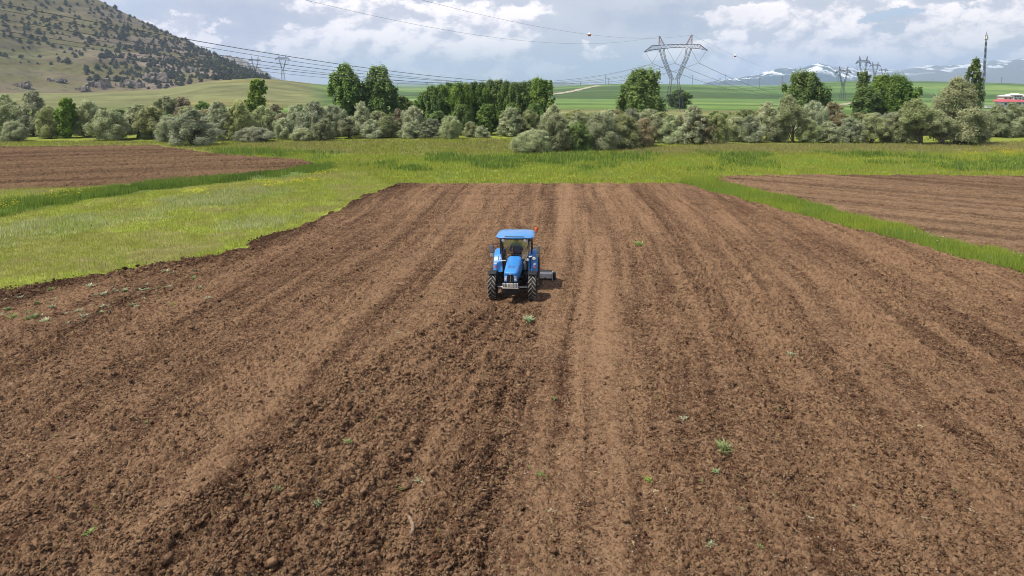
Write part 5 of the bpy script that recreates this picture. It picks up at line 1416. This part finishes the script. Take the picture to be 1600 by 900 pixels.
# the levelling bar the tractor pulls
IM = empty('levelling_harrow', (tx, ty, .14)); IM.rotation_euler = TR.rotation_euler
tag(IM, 'pale steel levelling harrow mounted behind the blue tractor, reaching out on one side', 'harrow')
IY = 2.98
MB().box((.32, IY, .24), (2.64, .24, .25)).build('levelling_beam', PALE_STEEL, IM, bevel=.03)
for x in (-1.03, 1.63):
    MB().loft([[(x, IY - .22, .02), (x, IY + .34, .02), (x, IY + .30, .38), (x, IY - .18, .40)], [(x + .05, IY - .22, .02), (x + .05, IY + .34, .02), (x + .05, IY + .30, .38), (x + .05, IY - .18, .40)]]).build('end_plate', RIM, IM, bevel=.01)
MB().box((1.75, IY, .22), (.14, .34, .36)).build('side_shield', BLACK, IM, bevel=.03)
MB().tube([(-1.0, IY + .42, .20), (1.63, IY + .42, .20)], .20, 14).build('roller', BLACK, IM, smooth=True)
mb = MB(); mb.tube([(-.42, IY - .1, .4), (0, IY - .1, 1.0), (.42, IY - .1, .4)], .04, 8); mb.build('hitch_frame', BLACK, IM, smooth=True)
for k in range(6): MB().tube([(-.9 + k * .44, IY - .08, .25), (-.9 + k * .44, IY - .16, .10), (-.9 + k * .44, IY - .26, -.06)], .022, 6).build('tine', BLACK, IM, smooth=True)

# the driver: one continuous skinned body, seated, both hands on the wheel
def person():
    J = {'pel': (0, 2.14, 1.56), 'spi': (0, 2.18, 1.80), 'che': (0, 2.18, 2.00), 'nek': (0, 2.15, 2.10), 'hd': (0, 2.11, 2.17), 'top': (0, 2.10, 2.30)}
    E = [('pel', 'spi'), ('spi', 'che'), ('che', 'nek'), ('nek', 'hd'), ('hd', 'top')]; Rr = {'pel': .16, 'spi': .155, 'che': .165, 'nek': .055, 'hd': .092, 'top': .075}
    for s, n in ((-1, 'l'), (1, 'r')):
        J.update({n + 'sh': (s * .20, 2.16, 2.03), n + 'el': (s * .30, 1.96, 1.80), n + 'wr': (s * .20, 1.72, 1.80), n + 'pa': (s * .17, 1.655, 1.80), n + 'hp': (s * .10, 2.10, 1.52), n + 'kn': (s * .17, 1.72, 1.52), n + 'an': (s * .16, 1.62, 1.10), n + 'to': (s * .16, 1.48, 1.06)})
        Rr.update({n + 'sh': .075, n + 'el': .055, n + 'wr': .036, n + 'pa': .042, n + 'hp': .10, n + 'kn': .075, n + 'an': .05, n + 'to': .042})
        E += [('che', n + 'sh'), (n + 'sh', n + 'el'), (n + 'el', n + 'wr'), (n + 'wr', n + 'pa'), ('pel', n + 'hp'), (n + 'hp', n + 'kn'), (n + 'kn', n + 'an'), (n + 'an', n + 'to')]
        for f, (dx, dz, ln) in enumerate(((-.028, .010, .075), (-.010, .016, .085), (.010, .014, .08), (.028, .006, .065), (s * -.04, -.02, .05))):
            a, b = n + 'f%d' % f, n + 'g%d' % f
            J[a] = (s * .17 + dx, 1.655 - ln * .5, 1.80 + dz); J[b] = (s * .17 + dx, 1.655 - ln * .7, 1.80 + dz - .03); Rr[a] = .011; Rr[b] = .009
            E += [(n + 'pa', a), (a, b)]
    J = {k: (p[0], p[1] - .17, p[2] + .02) for k, p in J.items()}
    keys = list(J); me = bpy.data.meshes.new('person'); me.from_pydata([J[k] for k in keys], [(keys.index(a), keys.index(b)) for a, b in E], [])
    o = bpy.data.objects.new('person', me); COL.objects.link(o)
    m = o.modifiers.new('skin', 'SKIN'); sv = me.skin_vertices[0].data
    for i, k in enumerate(keys): sv[i].radius = (Rr[k], Rr[k] * (.8 if k in ('che', 'spi') else 1)); sv[i].use_root = (k == 'pel')
    sm = o.modifiers.new('sub', 'SUBSURF'); sm.levels = 2; sm.render_levels = 2
    dg = bpy.context.evaluated_depsgraph_get(); dg.update(); ev = o.evaluated_get(dg); me2 = bpy.data.meshes.new_from_object(ev)
    o.modifiers.clear(); o.data = me2
    SKIN = plain('skin', (.40, .22, .15), (.35, .19, .13), .6); SHIRT = plain('blue_shirt', (.07, .13, .30), (.05, .10, .24), .9); TROU = plain('dark_trousers', (.03, .03, .04), (.02, .02, .03), .9)
    for mm in (SKIN, SHIRT, TROU): me2.materials.append(mm)
    for p in me2.polygons:
        c = p.center; p.use_smooth = True
        p.material_index = 0 if (c.z > 2.135 and abs(c.x) < .14) or (c.y < 1.565 and c.z > 1.72) else (1 if c.z > 1.60 else 2)
    o.location = TR.location; o.rotation_euler = TR.rotation_euler
    HAIR = plain('dark_hair', (.02, .016, .013), (.03, .024, .02), .8)
    mb = MB(); rings = []
    for i in range(7):
        th = R(-5) + i / 6 * R(93); rings.append([(.108 * math.cos(th) * math.cos(a), 1.945 + .118 * math.cos(th) * math.sin(a) + (.012 if math.sin(a) > 0 else 0), 2.265 + .12 * math.sin(th) - (.05 if i == 0 and math.sin(a) > 0 else 0)) for a in np.linspace(0, 2 * math.pi, 17)[:-1]])
    mb.loft(rings).build('hair', HAIR, o, smooth=True)
    # face: brow and nose, mouth, eyes
    mb = MB(); mb.loft([[(-.014, 1.840, 2.175), (.014, 1.840, 2.175), (.010, 1.842, 2.235), (-.010, 1.842, 2.235)], [(-.008, 1.815, 2.185), (.008, 1.815, 2.185), (.005, 1.835, 2.235), (-.005, 1.835, 2.235)]]).build('nose', SKIN, o, bevel=.004)
    for s in (-1, 1):
        MB().box((s * .035, 1.842, 2.232), (.026, .012, .012)).build('eye', HAIR, o, bevel=.003)
        MB().box((s * .102, 1.950, 2.215), (.018, .04, .06)).build('ear', SKIN, o, bevel=.006)
    MB().box((0, 1.844, 2.145), (.05, .012, .010)).build('mouth', plain('lips', (.30, .12, .10)), o, bevel=.003)
    tag(o, 'driver in a blue shirt seated in the tractor cab with both hands on the wheel', 'person')
person()
# ------------------------------------------------------------------ single weeds, straw bunches and sticks lying on the field
WEED = leafy('weed_leaf', .3, .6, .2)
def soil_z(x, y): return float(soil_main(np.array([x]), np.array([y]))[0][0])
def make_weed(seed, n, h, spread, cols, flat=0.0, wd=.011):
    rng = np.random.default_rng(seed); V = []; C = []
    for k in range(n):
        a = rng.uniform(0, 6.28); L = h * rng.uniform(.5, 1.2); out = spread * rng.uniform(.15, 1); b0 = rng.normal(0, spread * .22, 2)
        d = np.array([math.cos(a), math.sin(a)]); pd = np.array([-d[1], d[0]]) * wd * rng.uniform(.6, 1.6)
        mid = b0 + d * out * .45; tip = b0 + d * out
        zm, zt = L * (.6 if not flat else .12), L * (1 - .4 * rng.random()) * (1 if not flat else rng.uniform(.02, .35))
        V += [[*(b0 - pd * .5), 0], [*(b0 + pd * .5), 0], [*(mid + pd), zm], [*(mid - pd), zm]]; V += [[*(mid - pd), zm], [*(mid + pd), zm], [*(tip + pd * .15), zt], [*(tip - pd * .15), zt]]
        t = rng.random(); c = (np.array(cols[0]) * (1 - t) + np.array(cols[1]) * t) * rng.uniform(.8, 1.2); C += [c] * 8
    return arr_mesh('weed_tuft', np.array(V), np.arange(len(V)).reshape(-1, 4), WEED, col=np.array(C))
GRN = ((.17, .26, .05), (.34, .40, .14)); PALEG = ((.26, .32, .15), (.50, .50, .34)); STRAW = ((.52, .42, .25), (.36, .28, .15))
WP = [make_weed(301, 46, .16, .20, GRN), make_weed(302, 46, .09, .22, PALEG, 0, .009), make_weed(303, 34, .22, .14, GRN), make_weed(304, 44, .10, .26, STRAW, 1, .011), make_weed(305, 60, .12, .17, ((.20, .30, .11), (.40, .46, .24)), 0, .013)]
_wu = set()
def weed(kind, px, py, s, label, group=None, name=None, cat='weed'):
    x, y = G(px, py, .2); o = WP[kind] if kind not in _wu else WP[kind].copy()
    if kind in _wu: COL.objects.link(o)
    _wu.add(kind); o.location = (x, y, soil_z(x, y) - .015); o.rotation_euler = (0, 0, (px * 7.3 + py * 3.1) % 6.28); s *= .8; o.scale = (s * (.8 + (px * 3.7 % 1) * .5), s * (.8 + (py * 2.3 % 1) * .5), s * (.7 + (px * 1.9 % 1) * .8))
    if name: o.name = name
    tag(o, label, cat, group)
weed(4, 826, 503, 2.2, 'bright green weed left standing just right in front of the tractor')
weed(0, 1131, 705, 1.7, 'largest green weed patch on the light tracks in the lower right')
weed(4, 1118, 740, .8, 'small green weed just below the largest patch in the lower right')
weed(3, 1030, 798, 1.7, 'bunch of pale dry straw lying on the light wheel track', None, 'straw_bunch', 'straw')
weed(3, 1142, 770, 1.0, 'small pale straw wisp below the lower right weed patch', None, 'straw_bunch', 'straw')
weed(1, 1236, 556, 1.4, 'pale green weed standing alone right of the middle')
weed(1, 655, 751, 1.1, 'pale leafy weed in the middle of the fresh furrows')
weed(4, 496, 790, .9, 'dark green leafy weed on the torn soil at the lower left')
weed(0, 432, 768, .9, 'yellow-green weed left of the dark green leafy one')
weed(0, 543, 700, .8, 'grassy weed in the torn soil below the smooth lane')
weed(1, 540, 662, .8, 'pale weed at the upper edge of the torn soil')
weed(0, 847, 742, .9, 'thin green weed between the two dark wheel ruts')
weed(0, 1014, 752, .8, 'small grassy weed above the straw bunch')
weed(1, 1068, 654, .9, 'bluish-green leaf rosette at the top of the light tracks')
weed(3, 1520, 797, 1.0, 'straw wisp among clods near the lower right corner', None, 'straw_bunch', 'straw')
weed(0, 140, 832, 1.0, 'yellowish weed on the smooth lane at the far lower left')
weed(1, 1110, 852, .9, 'yellow-green wisp near the bottom edge right of the straw bunch')
weed(0, 998, 384, 2.6, 'green weed cluster on the tilled soil upper right of the tractor')
weed(0, 1240, 606, .6, 'tiny green weed on the right chunky soil')
wr = random.Random(21)
for i in range(60):     # the weedy, half-turned sods along the left edge
    px = wr.uniform(0, 330); py = 462 - px * .12 + wr.uniform(4, 62) - px * .05
    weed(wr.choice((1, 1, 0, 4)), px, py, wr.uniform(.7, 1.5), 'half-buried pale green weed on the rough left edge of the tilled field', 'half-buried weeds along the left field edge')
for i in range(14):
    weed(3, wr.uniform(0, 300), wr.uniform(468, 548), wr.uniform(.5, 1.1), 'pale torn root wisp on the rough left edge of the tilled field', 'root wisps along the left field edge', 'root_wisp', 'roots')
for i in range(70):
    px, py = wr.uniform(60, 1560), wr.uniform(400, 885)
    x, y = G(px, py)
    if not (field_left(np.array(y)) + 1 < x < field_right(np.array(y)) - .5): continue
    weed(wr.choice((0, 1, 2)), px, py, wr.uniform(.25, .6), 'small stray weed seedling on the tilled soil', 'stray seedlings over the tilled field')
for i in range(40):
    px, py = wr.uniform(820, 1580), wr.uniform(520, 890)
    weed(3, px, py, wr.uniform(.25, .7), 'pale straw wisp lying loose on the right half of the tilled field', 'loose straw wisps on the right half of the field', 'straw_wisp', 'straw')
STICK = plain('root_wood', (.26, .17, .11), (.18, .115, .075), .9, scale=12)
def stick(name, pts, r, lab, cat):
    P = []
    for px, py in pts:
        x, y = G(px, py, .2); P.append(Vector((x, y, 0)))
    zz = max(soil_z(p.x, p.y) for p in P); c = sum(P, Vector()) / len(P)
    for p in P: p.z = zz + r * .6
    n = len(P); rad = [r * (.5 + .5 * math.sin(math.pi * (i + .5) / n)) for i in range(n)]
    o = MB().tube([p - Vector((c.x, c.y, 0)) for p in P], rad, 8).build(name, STICK, None, smooth=True); o.location = (c.x, c.y, 0)
    tag(o, lab, cat)
stick('dead_root', [(638, 818), (642, 824), (645, 832), (645, 841), (641, 848)], .045, 'curved brown root lying in the fresh furrows', 'root')
stick('stick', [(745, 773), (755, 767), (769, 757)], .016, 'thin straight stick on the edge of the torn soil', 'stick')
